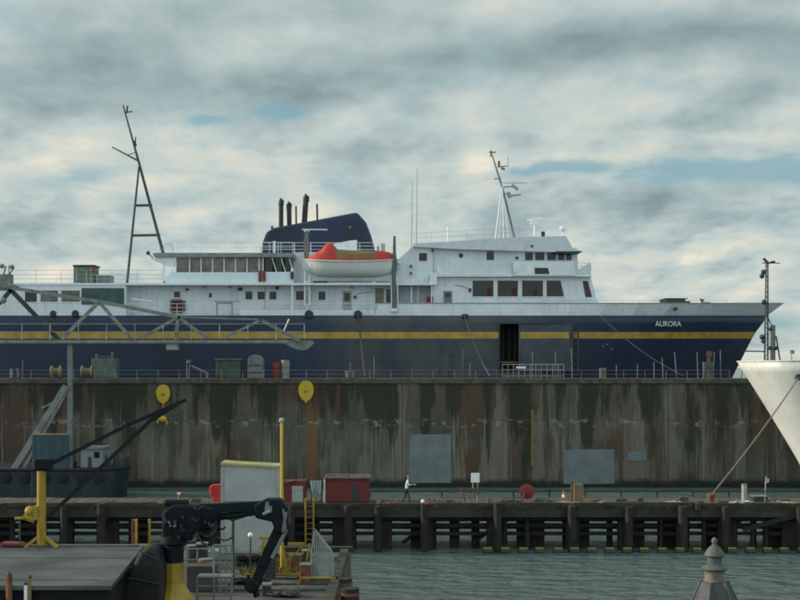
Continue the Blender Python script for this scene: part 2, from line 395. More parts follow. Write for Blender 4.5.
mx = N.new('ShaderNodeMix'); mx.data_type = 'RGBA'; L.new(bm_.outputs[0], mx.inputs[0]); L.new(cr.outputs[0], mx.inputs[6]); L.new(skyc.outputs[2], mx.inputs[7])
# added fill: sky away from the ship is brightened to lift its near side
bk = N.new('ShaderNodeMapRange'); bk.interpolation_type = 'SMOOTHSTEP'; L.new(sep.outputs[1], bk.inputs[0])
bk.inputs[1].default_value = .55; bk.inputs[2].default_value = -.5; bk.inputs[3].default_value = 1.0; bk.inputs[4].default_value = 1.75
vm = N.new('ShaderNodeVectorMath'); vm.operation = 'SCALE'; L.new(mx.outputs[2], vm.inputs[0]); L.new(bk.outputs[0], vm.inputs['Scale'])
L.new(vm.outputs[0], bg.inputs[0])

sl = bpy.data.lights.new('sun', 'SUN'); sl.energy = 4.6; sl.angle = R(.6); sl.color = (1, .87, .68)
so = bpy.data.objects.new('sun', sl); COL.objects.link(so); so.rotation_euler = (-sd).to_track_quat('-Z', 'Y').to_euler(); so.location = (-60, 20, 60)

cam = bpy.data.cameras.new('camera'); co = bpy.data.objects.new('camera', cam); COL.objects.link(co); scene.camera = co
co.location = (0, 0, H); co.rotation_euler = (R(90), 0, 0); cam.sensor_width = 36; cam.lens = F / 800 * 36
cam.shift_y = (HY - 300) / 800; cam.clip_end = 9000; cam.clip_start = .5

# ---------------------------------------------------------------- setting
b = MB(); b.add([(-4000, -500, 0), (4000, -500, 0), (4000, 7000, 0), (-4000, 7000, 0)], [(0, 1, 2, 3)])
tag(b.build('water', WATER, loc=(0, 0, 0)), 'grey green rippled harbour water', None, kind='structure')

# ================================================================ FERRY
YS, YC = 119.0, 127.5
ferry = thing('ferry', (0, YC, 4), 'long navy and white car ferry named AURORA standing in the dry dock', 'ferry')
rows = [  # (py or None, z, half breadth, stem px, power)
    (315.5, None, 8.5, 767.5, 2.3), (324, None, 8.5, 762, 2.2), (332, None, 8.5, 756, 2.1), (338.5, None, 8.5, 752, 2.0),
    (372, None, 8.5, 735, 1.8), (None, 9.2, 8.5, 730, 1.7), (None, 7.0, 8.4, 718, 1.6), (None, 4.3, 7.2, 700, 1.5), (None, 4.0, .3, 699, 1.5)]
XF = X(505, YS); DX0, DX1 = X(500, YS), X(518.5, YS)
mids = [-48, -40, -30, -20, -12, -4, 4, DX0 - 1.5, DX0, DX1]
us = [0, .08, .18, .3, .42, .54, .65, .75, .84, .91, .96, .99, 1]
def hull_pt(row, x=None, u=None, side=-1):
    py, z, hb, spx, pw = row
    if x is not None: Y = YC - hb; xx = x; bb = hb
    else:
        x0 = DX1; xs = X(spx, YC); xx = x0 + (xs - x0) * u; bb = hb * (1 - u ** pw); Y = YC - bb
    zz = z if z is not None else Z(py, Y)
    if x is not None and py is not None: zz = Z(py, YS)
    return (xx, YC + side * bb, zz)
b = MB()
for side in (-1, 1):
    grid = []
    for r_ in rows: grid.append([hull_pt(r_, x=x, side=side) for x in mids] + [hull_pt(r_, u=u, side=side) for u in us[1:]])
    nc = len(grid[0]); vs = [p for g in grid for p in g]; fs = []; mis = []
    for i in range(len(rows) - 1):
        for j in range(nc - 1):
            if side == -1 and abs(vs[j][0] - DX0) < .01 and 1 <= i <= 3: continue
            o = len(b.v); 
            q = [vs[i * nc + j], vs[i * nc + j + 1], vs[(i + 1) * nc + j + 1], vs[(i + 1) * nc + j]]
            b.add(q, [(0, 1, 2, 3)], 1 if i == 2 else 0)
# deck sheet, transom
top = [hull_pt(rows[0], x=x) for x in mids] + [hull_pt(rows[0], u=u) for u in us[1:]]
for a, c in zip(top, top[1:]):
    b.add([a, c, (c[0], 2 * YC - c[1], c[2]), (a[0], 2 * YC - a[1], a[2])], [(0, 1, 2, 3)], 2)
tr = [hull_pt(r_, x=-48) for r_ in rows]; b.add(tr + [(p[0], 2 * YC - p[1], p[2]) for p in tr[::-1]], [tuple(range(2 * len(tr)))], 0)
ho = b.build('hull', [HULLN, GOLD, STEEL], ferry, smooth=True)
bmx = bmesh.new(); bmx.from_mesh(ho.data); bmesh.ops.remove_doubles(bmx, verts=bmx.verts, dist=.002); bmesh.ops.recalc_face_normals(bmx, faces=bmx.faces); bmx.to_mesh(ho.data); bmx.free()
# doorway interior
b = MB(); zt, zb = Z(324, YS), Z(372, YS)
b.box(DX0 - .3, DX1 + .3, YS + 3.0, YS + 3.1, zb - .1, zt + .1); b.box(DX0 - .3, DX1 + .3, YS + .03, YS + 2.98, zb - .1, zb - .01)
b.box(DX0 - .3, DX1 + .3, YS + .03, YS + 2.98, zt + .01, zt + .1); b.box(DX0 - .3, DX0 - .2, YS + .03, YS + 2.98, zb, zt); b.box(DX1 + .2, DX1 + .3, YS + .03, YS + 2.98, zb, zt)
b.build('door_recess', DARK, ferry)
for px in (503, 509, 515): b = MB(); b.tube((X(px, YS + 2), YS + 2, zb), (X(px, YS + 2), YS + 2, zt), .08); b.build('door_pillar', GREYN, ferry)
b = MB(); b.box(DX0, DX1, YS + 1.2, YS + 1.3, zb + .9, zb + 1.0); b.build('safety_bar', YEL, ferry)
b = MB(); b.pbox(518.5, 573, 324.5, 371.5, YS - .14, .10); sdoor = b.build('side_door', GREYN, ferry, bevel=.03)
sdoor['label'] = 'faded grey side door slid half open'
b = MB(); b.pbox(520.5, 569, 332, 338.5, YS - .155, .012); b.build('stripe', GOLD, sdoor)
b = MB(); b.pbox(571, 573.5, 326, 371, YS - .20, .05)
for k in range(9): b.pbox(574, 577.5, 328 + k * 5, 329 + k * 5, YS - .14, .12)
b.pbox(577.5, 579, 326, 372, YS - .2, .06); b.build('door_track', STEELD, ferry)
b = MB(); b.pbox(498.7, 500, 323, 373, YS - .12, .12); b.pbox(500.0, 573, 322.6, 324, YS - .12, .12); b.build('door_frame', STEELD, ferry)
# bulwark
b = MB()
r_hi = (303.5, None, 8.5, 783.5, 2.7); r_lo = rows[0]
xs_ = [X(374, YS), X(380, YS), X(450, YS), DX0, DX1]
ptsT = []; ptsB = []
for x in xs_:
    t_ = hull_pt(r_hi, x=x); bb_ = hull_pt(r_lo, x=x)
    if x == xs_[0]: t_ = (t_[0], t_[1], bb_[2] + .1)
    ptsT.append(t_); ptsB.append(bb_)
for u in us[1:]: ptsT.append(hull_pt(r_hi, u=u)); ptsB.append(hull_pt(r_lo, u=u))
def inn(p, k, side): 
    d = .14; Y = p[1] + d if p[1] + d < YC else YC - .0; return (p[0] - (.18 if p[0] > 30 else 0), Y, p[2])
for side in (-1, 1):
    m_ = (lambda p: p) if side == -1 else (lambda p: (p[0], 2 * YC - p[1], p[2]))
    for i in range(len(ptsT) - 1):
        o = [m_(ptsB[i]), m_(ptsB[i + 1]), m_(ptsT[i + 1]), m_(ptsT[i])]
        n_ = [m_(inn(ptsB[i], i, 0)), m_(inn(ptsB[i + 1], i, 0)), m_(inn(ptsT[i + 1], i, 0)), m_(inn(ptsT[i], i, 0))]
        b.add(o, [(0, 1, 2, 3)]); b.add(n_, [(3, 2, 1, 0)]); b.add([o[3], o[2], n_[2], n_[3]], [(0, 1, 2, 3)])
bo = b.build('bulwark', WHITE, ferry, smooth=True, recalc=False)
b = MB(); b.line([Vector(p) + Vector((0, -.02, .03)) for p in ptsT[1:]], .05, 5); b.build('cap_rail', STEELL, ferry)
me = text_mesh('ship_name', 'AURORA', .78, LETTER, None, None)
pn = [hull_pt((324, None, 8.5, 762, 2.2), u=u_) for u_ in (.50, .58, .64)]
# find hull point under the lettering
def hull_at(px, py):
    best = None
    for k in range(400):
        u = k / 400
        spx = 767.5 + (py - 315.5) / (324 - 315.5) * (762 - 767.5) if py < 324 else 762 + (py - 324) / 8 * -6
        p = hull_pt((py, None, 8.5, spx, 2.25), u=u); ppx = CX + F * p[0] / p[1]
        if best is None or abs(ppx - px) < best[0]: best = (abs(ppx - px), p)
    return Vector(best[1])
pa, pb_, pc = hull_at(655, 324), hull_at(681, 324), hull_at(668, 324)
lo_ = hull_at(668, 330); hi_ = hull_at(668, 318)
xa = (pb_ - pa).normalized(); ya = (hi_ - lo_).normalized(); za = xa.cross(ya).normalized()
me.transform(Matrix.Rotation(R(-90), 4, 'X'))
wid = max(v.co.x for v in me.vertices) - min(v.co.x for v in me.vertices)
sc = (pb_ - pa).length / wid
Mx = Matrix((xa, ya, za)).transposed().to_4x4()
me.transform(Matrix.Translation(pc + za * .07 - ferry.location) @ Mx @ Matrix.Scale(sc, 4))
no = bpy.data.objects.new('ship_name', me); COL.objects.link(no); no.parent = ferry; no['label'] = 'white letters reading AURORA'

# --- superstructure
YW = YS + 1.4
def part(name, pts, Y, d, m=WHITE, bevel=0, parent=ferry): b = MB(); b.pprism(pts, Y, d); return b.build(name, m, parent, bevel=bevel)
def pwin(px0, px1, py0, py1, Y, m=GLASS, fr=.06, shape=None, fm=WHITE2, fd=.05):
    """window: pane with a proud frame, its own part"""
    Yf = Y - fd
    b = MB(); b.pbox(px0, px1, py0, py1, Y - .015, .03)
    if shape: b = MB(); b.pprism(shape, Y - .015, .03)
    o = b.build('window', m, ferry)
    if fr:
        b = MB(); x0, x1, z0, z1 = X(px0, Y), X(px1, Y), Z(py1, Y), Z(py0, Y)
        b.box(x0 - fr, x1 + fr, Yf, Y + .01, z1, z1 + fr); b.box(x0 - fr, x1 + fr, Yf, Y + .01, z0 - fr, z0)
        b.box(x0 - fr, x0, Yf, Y + .01, z0, z1)
        if not shape: b.box(x1, x1 + fr, Yf, Y + .01, z0, z1)
        b.build('frame', fm, o)
    return o
zd1, zd2 = Z(315.5, YS), Z(283, YS)
# lower tier: aft flush block, recessed middle, forward block behind the bulwark
b = MB(); b.box(-46, X(126, YS), YS + .03, 2 * YC - YS - .03, zd1 + .003, zd2 - .2); b.build('deckhouse', WHITE, ferry)
b = MB(); b.box(X(126, YS) + .003, X(396, YS), YW, 2 * YC - YW, zd1 + .003, zd2 - .2); b.build('deckhouse', WHITE, ferry)
b = MB(); b.box(X(396, YS) + .003, X(432, YS), YS + 2.6, 2 * YC - YS - 2.6, zd1 + .003, zd2 - .2); b.build('deckhouse', WHITE, ferry)
b = MB(); b.box(-47, X(432, YS), YS - .05, 2 * YC - YS + .05, zd2 - .197, zd2); b.build('deck_slab', WHITE2, ferry)
part('deckhouse', [(432.2, 313), (432.2, 276.7), (590.5, 276.7), (598, 304), (599.5, 313)], YS + .9, 15.2)
part('deck_slab', [(429, 274.6), (591.5, 274.6), (591.5, 276.5), (429, 276.5)], YS + .35, 16.3, WHITE2)
part('deckhouse', [(394, 282.7), (394, 263.5), (412.5, 246.5), (433, 246.5), (433, 282.7)], YS + 1.0, 15.0)
part('deckhouse', [(433.3, 274.3), (433.3, 246), (577, 248), (578.5, 274.3)], YS + 1.25, 14.5)
part('panel', [(430, 284.5), (430, 272.5), (437, 272.5), (437, 284.5)], YS + .25, .08, WHITE2)
part('wheelhouse_roof', [(413, 246.6), (413, 243.5), (440, 242), (520, 237), (566, 236), (573, 248.5), (582, 251.3), (576, 252.6), (500, 250.3), (460, 249.2)], YS + .5, 16.0, mat('roof_fascia', (.58, .64, .72), .5, var=.08, streak=.2))
part('wheelhouse_eave', [(556, 251.2), (583, 251.2), (576, 253.6), (556, 253.0)], YS + .1, 16.6, STEELD)
part('bridge_wing', [(513, 275.5), (513, 261.6), (574, 261.6), (576, 275.5)], YS + .2, 1.0, mat('wing_white', (.70, .76, .82), .5, var=.08, streak=.2))
part('wing_board', [(535, 274), (534.5, 267.8), (548, 267.8), (549.5, 274)], YS + .17, .03, GLASS)
# wheelhouse windows
for a, c in ((525, 533), (535, 544.5), (547, 556), (558, 564.5), (566, 571.5)): pwin(a, c, 252.6, 260.2, YS + 1.23, GLASS, .03)
for a, c in ((472.5, 493.5), (497.5, 518), (522, 543)):
    wo = pwin(a, c, 280.5, 296.5, YS + .88, GLASS, .05)
    b = MB(); b.pbox(a + 1.5 + (c - a) * (.45 if a > 500 else .62), c - 1.5 - (a > 515) * 4, 288 + (a > 515) * 2, 296, YS + .86, .012); b.build('red_reflection', mat('dim_red', (.05, .010, .013), .6), wo)  # dim red patch on the pane, a painted reflection
pwin(546.5, 564, 280.5, 296.5, YS + .88, GLASS, .05, shape=[(546.5, 296.5), (546.5, 280.5), (560.5, 280.5), (564, 296.5)])
pwin(583, 592, 281, 297, YS + .88, mat('plum_glass', (.05, .02, .03), .3), 0, shape=[(585.5, 297), (582.5, 281), (588, 281), (592, 297)])
for a, c, d_, e_ in ((419, 427, 253, 261),): pwin(a, c, d_, e_, YS + .99, GLASS, .04)
pwin(486.5, 494, 251.5, 260, YS + 1.24, GLASS, .04)
b = MB(); b.lathe(P(461, 255.5, YS + 1.22), [(.22, -.02), (.22, .05)], 16, axis='y'); b.build('porthole', GLASS, ferry)
for px, py in ((411, 266), (411, 273), (432.5, 250), (532, 246)):
    b = MB(); b.pbox(px - 1, px + 1, py - 1.2, py + 1.2, YS + .4, .5); b.build('deck_light', STEELD, ferry)
# aft tier windows
for a, c in ((25, 37), (40.5, 58), (61.5, 80)): pwin(a, c, 290.5, 302, YS + .03, GLASS2 if a > 30 else GLASS, .10)
part('canvas_screen', [(81.5, 304.5), (81.5, 288), (124, 288), (124, 304.5)], YS - .03, .05, TEAL)
for a, c, d_, e_, g_ in ((174, 180, 291.5, 297.5, GLASS), (209, 212, 293, 297.5, GLASS), (245.5, 252.5, 291.5, 299.5, GLASS), (257.5, 265, 291.5, 299.5, GLASS),
                     (269.5, 276.5, 291.5, 299.5, GLASS), (296, 304, 291, 300, GLASS), (318.5, 325.5, 291.5, 300, GLASS)):
    pwin(a, c, d_, e_, YW, g_, .05)
pwin(376, 383, 289, 302.5, YW, GLASS2, .06, fm=TAN); pwin(386, 391.5, 289, 303, YW, GLASS, .05)
def door(px0, px1, py0, py1, Y, m):
    b = MB(); b.pbox(px0, px1, py0, py1, Y - .04, .05); d = b.build('door', m, ferry)
    b = MB(); b.pbox(px0 + 1.8, px1 - 1.8, py0 + 2, py0 + (py1 - py0) * .45, Y - .055, .02); b.build('door_window', GLASS, d)
door(342.5, 351.5, 291, 313.5, YW, STEELL); door(443.5, 452, 291, 304, YS + .9, STEEL); door(171.5, 182, 299, 313.5, YW, PALEW)
b = MB()
for k in range(5): b.pbox(170, 185, 300.5 + k * 2.4, 301.6 + k * 2.4, YW - .35, .3)
b.build('louvre', REDD, ferry)
for a, c, e_, Y in ((411, 411.9, 304, YS + .4), (431, 432, 304, YS + .4), (291.5, 293, 315, YS + .12)): b = MB(); b.pbox(a, c, 284.3, e_, Y, .1); b.build('stanchion', WHITE2, ferry)
b = MB(); b.ptube((418.5, 285), (417.5, 302), YS + 1.2, .06); b.build('stanchion', WHITE2, ferry)
for px in (230, 352, 306, 205, 455): 
    b = MB(); b.ball(P(px, 287.5, YW - .15), .11); b.build('lamp', STEELL, ferry)
# hanging vent + pipes on the wall to break the flat side
for px, py, w_, h_ in ((240, 289, 4, 3), (355, 297, 2.5, 3), (470, 290, 2.5, 3.5), (277, 288, 3, 2.5), (187, 289.5, 2.5, 2)): b = MB(); b.pbox(px - w_ / 2, px + w_ / 2, py - h_ / 2, py + h_ / 2, YS + .78 if px > 440 else YW - .2, .19); b.build('wall_fitting', REDD, ferry)
for q in ([P(455, 285, YS + .82), P(462, 286, YS + .82), P(470, 289, YS + .82)], [P(214, 301, YW - .05), P(240, 301.5, YW - .05)], [P(356, 294, YW - .05), P(366, 292.5, YW - .05), P(374, 291.5, YW - .05)], [P(265, 286, YW - .05), P(265, 310, YW - .05)]):
    b = MB(); b.line(q, .03); b.build('pipe', STEELL, ferry)
# mooring pipes in bulwark and rail
for px, py, r_ in ((309, 314.3, .42), (358, 314.3, .4), (53, 313.5, .30), (75, 313.5, .34)): b = MB(); b.lathe(P(px, py, YS - .12), [(r_ * .75, 0), (r_, .03), (r_, .3)], 12, axis='y'); b.build('fairlead', STEELD, ferry)
b = MB(); b.pbox(462, 468, 314, 317.5, YS - .12, .3); b.build('fairlead', STEELD, ferry)
# middle recess railings
rail('railing', ferry, [(X(128, YS), YS + .12, zd1), (X(372, YS), YS + .12, zd1)], 1.15, WHITE2, 1.6, 3, .02)
b = MB(); b.pbox(216.5, 217.5, 303.2, 315, YS + .06, .1); b.pbox(231.5, 232.5, 303.2, 315, YS + .06, .1); b.pbox(216.5, 232.5, 302.4, 303.4, YS + .06, .1); b.build('gate', STEEL, ferry)
# solid lower band under rails as in the flush side
b = MB(); b.pbox(240, 374, 310, 315.2, YS + .02, .06); b.build('side_plate', WHITE, ferry)

# --- solarium
Yv = YS + .9
part('solarium_bulwark', [(163, 282.8), (171, 272.5), (293, 272.5), (293, 282.8)], Yv - .1, .12, mat('solarium_white', (.60, .70, .78), .5, var=.06, streak=.2))
part('solarium_roof', [(154, 257), (152.5, 253.5), (156, 252.8), (293, 252.8), (293, 257)], Yv - .4, 14, mat('roof_edge', (.22, .26, .26), .6, var=.2))
part('solarium_soffit', [(157, 262), (150, 259), (160, 257.2), (177, 257.2), (175, 262)], Yv - .2, 6, WHITE2)
sol_x = [176, 189.5, 201, 212.5, 224, 235.5, 247, 259, 263]
for a, c in zip(sol_x, sol_x[1:]):
    b = MB(); b.pbox(a + .6, c - .6, 258, 272.3, Yv, .04); b.build('window', GLASS2, ferry)
b = MB()
for a in sol_x: b.pbox(a - .5, a + .5, 257, 272.5, Yv - .05, .12)
for a in (275, 284, 292): b.ptube((a - 3, 257.5), (a + 1.5, 272.5), Yv, .05)
b.pbox(163, 165, 257, 282.8, Yv - .1, .15); b.ptube((175.5, 262), (168, 282), Yv, .07); b.build('mullion', WHITE2, ferry)
for a, c in ((265, 272.5), (275.5, 282), (285, 291)): b = MB(); b.pbox(a, c, 258, 272, Yv + .2, .04); b.build('window', GLASS, ferry)
part('solarium_wall', [(176, 272), (176, 257.5), (290, 257.5), (290, 272)], Yv + 3, .1, DARK)
b = MB(); b.pbox(258.5, 261.5, 271, 281.5, Yv - .28, .15); b.pbox(262.5, 265.5, 271, 281.5, Yv - .28, .15); b.build('fire_locker', RED, ferry)
b = MB(); b.pbox(290.5, 293.5, 271.5, 279, Yv - .3, .15); b.build('locker', STEELD, ferry)
rail('railing', ferry, [(X(176, Yv), Yv - .2, Z(252.8, Yv)), (X(293, Yv), Yv - .2, Z(252.8, Yv))], 1.0, WHITE2, 1.1, 2, .016)
rail('railing', ferry, [(X(10, YS), YS + .2, zd2), (X(162, YS), YS + .2, zd2)], 1.25, STEELL, 2.6, 3, .018)
b = MB(); b.line([P(168, 252, Yv + 1) + Vector((.5 * math.cos(t) , 0, .1 + .75 * math.sin(t))) for t in [k * math.pi / 8 for k in range(9)]], .03); b.build('hoop', STEELL, ferry)
b = MB(); b.ball(P(148, 253, Yv), .2); b.ptube((148, 253), (153, 258), Yv, .05); b.build('floodlight', STEELD, ferry)

# --- mid house behind the lifeboat, funnel deck
part('deckhouse', [(293.3, 282.8), (293.3, 253), (300, 252), (393, 252), (393, 282.8)], YS + 4, 9.5)
rail('railing', ferry, [(X(262, YS + 3), YS + 3, Z(252.8, YS + 3)), (X(376, YS + 3), YS + 3, Z(252.8, YS + 3))], 1.0, WHITE2, 1.6, 3, .025)
b = MB(); b.pbox(273, 275.5, 241, 252.6, YS + 2.9, .12); b.build('railing_post', WHITE2, ferry)
part('vent_housing', [(333, 251.8), (333, 244), (350, 240.5), (357, 240), (357, 251.8)], YS + 5, 2, WHITE2)
b = MB(); b.pbox(381, 385, 243.5, 251.8, YS + 5, 1); b.pbox(377, 379, 246, 251.8, YS + 5, 1); b.build('deck_box', STEELL, ferry)
YF = YS + 5.8
fun = part('funnel', [(260.5, 256), (261, 246), (266, 232), (274, 227.5), (357, 212), (366, 222), (371, 235), (376, 254)], YF, 5.4, NAVY, bevel=.25)
for (bx, by, tx, ty, r_) in ((281, 232, 281, 200.5, .25), (289.5, 231, 289, 204, .25), (304, 229, 306, 196.5, .29), (317.5, 226, 317, 204, .10), (296.3, 230, 296, 206, .09), (272, 232, 272, 226, .12)):
    b = MB(); b.ptube((bx, by), (tx, ty), YF + 2.2, r_, n=14)
    if r_ > .2: b.ptube((tx - .1, ty + 5), (tx + .3, ty - .0), YF + 2.2, r_ * 1.15, n=14); b.ptube((tx, ty), (tx + 1.2, ty - 1.4), YF + 2.2, r_ * .95, r_ * .9, n=14)
    b.build('exhaust_pipe', mat('sooty_steel', (.035, .034, .036), .6, var=.4, rust=.3), fun)
def star(cx, cy, Y, r, m, parent):
    pts = []
    for k in range(10):
        t = math.pi / 2 + k * math.pi / 5; rr = r if k % 2 == 0 else r * .42
        pts.append((X(cx, Y) + rr * math.cos(t), Z(cy, Y) + rr * math.sin(t)))
    b = MB(); b.prism(pts, Y - .02, Y + .05); return b.build('star', m, parent)
star(350, 227, YF, .17, GOLD, fun)

# --- davits
YD = YS + .1
dv = part('davit', [(304, 259), (303.5, 240), (305.5, 231), (308.5, 231), (308.5, 262), (304, 262)], YD + .4, .3, STEEL)
b = MB(); b.ptube((302, 229.5), (327.5, 229.8), YD + .5, .06); b.pbox(304, 309, 229, 232, YD + .4, .3); b.build('davit_arm', WHITE2, dv)
b = MB(); b.pbox(304, 305.3, 262, 306, YD + .2, .12); b.pbox(308.8, 310, 262, 306, YD + .2, .12)
for k in range(14): b.pbox(305.3, 308.8, 281 + k * 1.75, 281.6 + k * 1.75, YD + .22, .08)
b.build('davit_ladder', WHITE2, dv)
b = MB(); b.pbox(305.4, 308.7, 290, 304, YD + .32, .05); b.build('davit_plate', STEELD, dv)
dv2 = part('davit', [(392, 268), (392.8, 252), (393.4, 236), (395.6, 236), (396, 252), (397.5, 266), (395.8, 275), (396.8, 311), (392.5, 311), (391.5, 275)], YD - .25, .3, mat('davit_blue', (.10, .12, .14), .5, var=.3, rust=.4))
b = MB(); b.pbox(391, 397.5, 308.5, 311.5, YD - .35, .5); b.pbox(398, 402, 261.5, 263.5, YD, .4); b.build('davit_foot', WHITE2, dv2)
b = MB(); b.ptube((397.4, 276), (398, 309), YD - .2, .05); b.ptube((391.2, 276), (391.4, 309), YD - .2, .05); b.build('davit_rail', WHITE2, dv2)
b = MB(); b.pbox(312, 390, 278.6, 281, YD + .6, 1.6); b.pbox(322, 326, 281, 283, YD + .7, 1.4); b.pbox(372, 376, 281, 283, YD + .7, 1.4); b.build('boat_cradle', WHITE2, ferry)
b = MB(); b.pbox(313, 327, 281.2, 282.8, YD + .3, .25); b.build('winch', STEELD, ferry)

# --- lifeboat (own thing)
yb = YS - .35
lb = thing('lifeboat', P(351, 277, yb), 'white lifeboat with red and tan covers hanging between the two davits', 'lifeboat')
b = MB(); n = 24; ring = 9
x0, x1 = X(301.5, yb), X(400, yb); vs = []
for i in range(n + 1):
    t = i / n; s_ = 2 * t - 1; wv = (1 - abs(s_) ** 3.2); wb = max(.02, wv)
    zt = Z(261.5, yb) + .28 * abs(s_) ** 2.4; zk = Z(277.5, yb) + .9 * abs(s_) ** 5
    for k in range(ring):
        a = math.pi * k / (ring - 1); cc = math.cos(a); sn = math.sin(a)
        vs.append((x0 + (x1 - x0) * t, yb + .75 - 1.25 * wb * math.copysign(abs(cc) ** .7, cc), zt - (zt - zk) * sn ** .8))
fs = [(i * ring + k, (i + 1) * ring + k, (i + 1) * ring + k + 1, i * ring + k + 1) for i in range(n) for k in range(ring - 1)]
fs += [(i * ring, i * ring + ring - 1, (i + 1) * ring + ring - 1, (i + 1) * ring) for i in range(n)]
b.add(vs, fs); b.build('boat_hull', BWHITE, lb, smooth=True)
b = MB()
for i in range(n):
    t0, t1 = i / n, (i + 1) / n
    def gp(t): s_ = 2 * t - 1; wv = max(.02, 1 - abs(s_) ** 3.2); return Vector((x0 + (x1 - x0) * t, yb + .75 - 1.30 * wv, Z(261.5, yb) + .28 * abs(s_) ** 2.4 - .02))
    b.tube(gp(t0), gp(t1), .07, n=6)
b.build('gunwale', BWHITE, lb)
def cover(name, ta, tb, m, hts, ww=1.2):
    b = MB(); vs = []; K = 12; R_ = 9
    for i in range(K + 1):
        u = i / K; t = ta + (tb - ta) * u; s_ = 2 * t - 1; wv = max(.02, 1 - abs(s_) ** 3.2)
        zt = Z(261.3, yb) + .28 * abs(s_) ** 2.4 + .03
        q = u * (len(hts) - 1); k0 = min(int(q), len(hts) - 2); hh = hts[k0] + (hts[k0 + 1] - hts[k0]) * (q - k0)
        for k in range(R_):
            a = math.pi * k / (R_ - 1); cc = math.cos(a)
            vs.append((x0 + (x1 - x0) * t, yb + .75 - ww * wv * math.copysign(abs(cc) ** .6, cc), zt + hh * math.sin(a) ** .7))
    fs = [(i * R_ + k, i * R_ + k + 1, (i + 1) * R_ + k + 1, (i + 1) * R_ + k) for i in range(K) for k in range(R_ - 1)]
    fs += [tuple(range(R_)), tuple(range(K * R_ + R_ - 1, K * R_ - 1, -1))]
    b.add(vs, fs); return b.build(name, m, lb, smooth=True)
cover('cover', .04, .355, ORANGE, [.05, .35, .75, 1.05, 1.75, 1.80, 1.25]); cover('cover', .357, .755, ORANGE, [.42, .40, .36, .34, .36], 1.26); cover('canvas', .35, .76, TAN, [1.2, 1.12, 1.08, 1.05, 1.0]); cover('cover', .757, .955, ORANGE, [1.03, .95, .75, .35])
b = MB(); b.ptube((342, 253.5), (372, 253.5), yb - .28, .04); b.ptube((342, 257.5), (372, 257.5), yb - .36, .04); b.build('canvas_batten', YEL, lb)

# --- aft mast
ym = YS + 6
mast = thing('x', (0, 0, 0), None, None); bpy.data.objects.remove(mast)
b = MB(); b.ptube((165.5, 262), (139, 163), ym, .17, .13); b.ptube((139, 163), (123, 105), ym, .13, .07); mst = b.build('aft_mast', MASTC, ferry, smooth=True)
b = MB(); b.ptube((127, 283), (139.5, 162), ym, .14, .10); b.build('mast_leg', MASTC, mst)
for (a, c) in (((135, 205.5), (152, 205.3)), ((132, 235.5), (160, 235))): b = MB(); b.ptube(a, c, ym, .13); b.build('crossbar', MASTC, mst)
b = MB(); b.ptube((138.5, 161), (112, 147), ym, .09, .06); b.ptube((128, 155), (137, 152), ym, .04); b.build('gaff', MASTC, mst)
b = MB(); b.ptube((125, 112.5), (132.5, 111.5), ym, .06); b.ptube((127.3, 106), (127, 113), ym, .09); b.ptube((134, 141), (136, 146), ym, .12); b.ptube((135.5, 137), (135.5, 144), ym, .06); b.build('mast_light', STEELD, mst)
# --- bridge mast
yf = YS + 6
b = MB(); b.ptube((514.8, 240), (503, 190), yf, .13, .11); b.ptube((503, 190), (491.5, 153), yf, .12, .06); fm = b.build('fore_mast', STEEL, ferry, smooth=True)
b = MB(); b.ptube((495, 240), (502.5, 181), yf, .05); b.ptube((499, 240), (502.8, 181), yf, .06); b.ptube((508.5, 240), (503, 185), yf + 1, .035); b.ptube((503.5, 240), (502.5, 182), yf - 1, .04)
for k in range(9): b.ptube((496 + k * .75, 234 - k * 5.6), (499.4 + k * .38, 234 - k * 5.6), yf, .025)
b.build('ladder', WHITE2, fm)
b = MB(); b.ptube((503, 187), (516, 186.5), yf, .08); b.ptube((512, 184.5), (518, 190), yf, .16); b.ptube((503, 183), (527, 182.8), yf, .035); b.ptube((509, 196), (521, 194.5), yf, .13, .08); b.ptube((504, 194), (510, 194), yf, .07); b.ptube((508.5, 192), (509.5, 198), yf, .18); b.build('radar', STEELL, fm)
b = MB(); b.ptube((489, 152), (496, 152.4), yf, .07); b.ptube((491, 150), (490.5, 157), yf, .07); b.ptube((498, 167), (507, 166), yf, .06); b.ptube((499, 161), (499, 167), yf, .12); b.ptube((508, 157), (508, 168), yf, .03); b.ptube((494, 179), (501, 178.5), yf, .05); b.ptube((501, 168), (505, 169.5), yf, .12); b.build('mast_light', STEEL, fm)
for px, t_ in ((416.5, 168), (411.5, 180)): b = MB(); b.ptube((px, 247), (px + .8, t_), YS + 3, .045, .025, n=5); b.build('whip_antenna', STEEL, ferry)
b = MB(); b.ptube((534.5, 240), (534.5, 222), YS + 4, .07); b.ptube((527.5, 220.3), (542.5, 219), YS + 4, .11); b.pbox(531, 538, 220, 224, YS + 3.8, .4); b.build('radar', WHITE2, ferry)
b = MB(); b.ball(P(562.5, 229, YS + 4), .30); b.ptube((562.5, 238), (562.5, 230), YS + 4, .06); b.build('satellite_dome', WHITE2, ferry, smooth=True)
b = MB(); b.pbox(541.5, 545, 231.5, 238, YS + 3, .4); b.build('horn', NAVY, ferry)
b = MB(); b.ptube((448, 243), (448, 229), YS + 2, .07); b.ball(P(448, 228.5, YS + 2), .13); b.build('searchlight', WHITE2, ferry)
rail('railing', ferry, [(X(414, YS + 1), YS + 1, Z(243.2, YS + 1)), (X(520, YS + 1), YS + 1, Z(237.2, YS + 1))], .95, STEELL, 1.8, 2, .014)
rail('railing', ferry, [(X(577, YS + .6), YS + .6, Z(274.4, YS)), (X(590.5, YS + .6), YS + .6, Z(274.4, YS)), (X(590.5, YS + .6), YS + 16, Z(274.4, YS))], 1.15, WHITE2, .5, 4, .03)
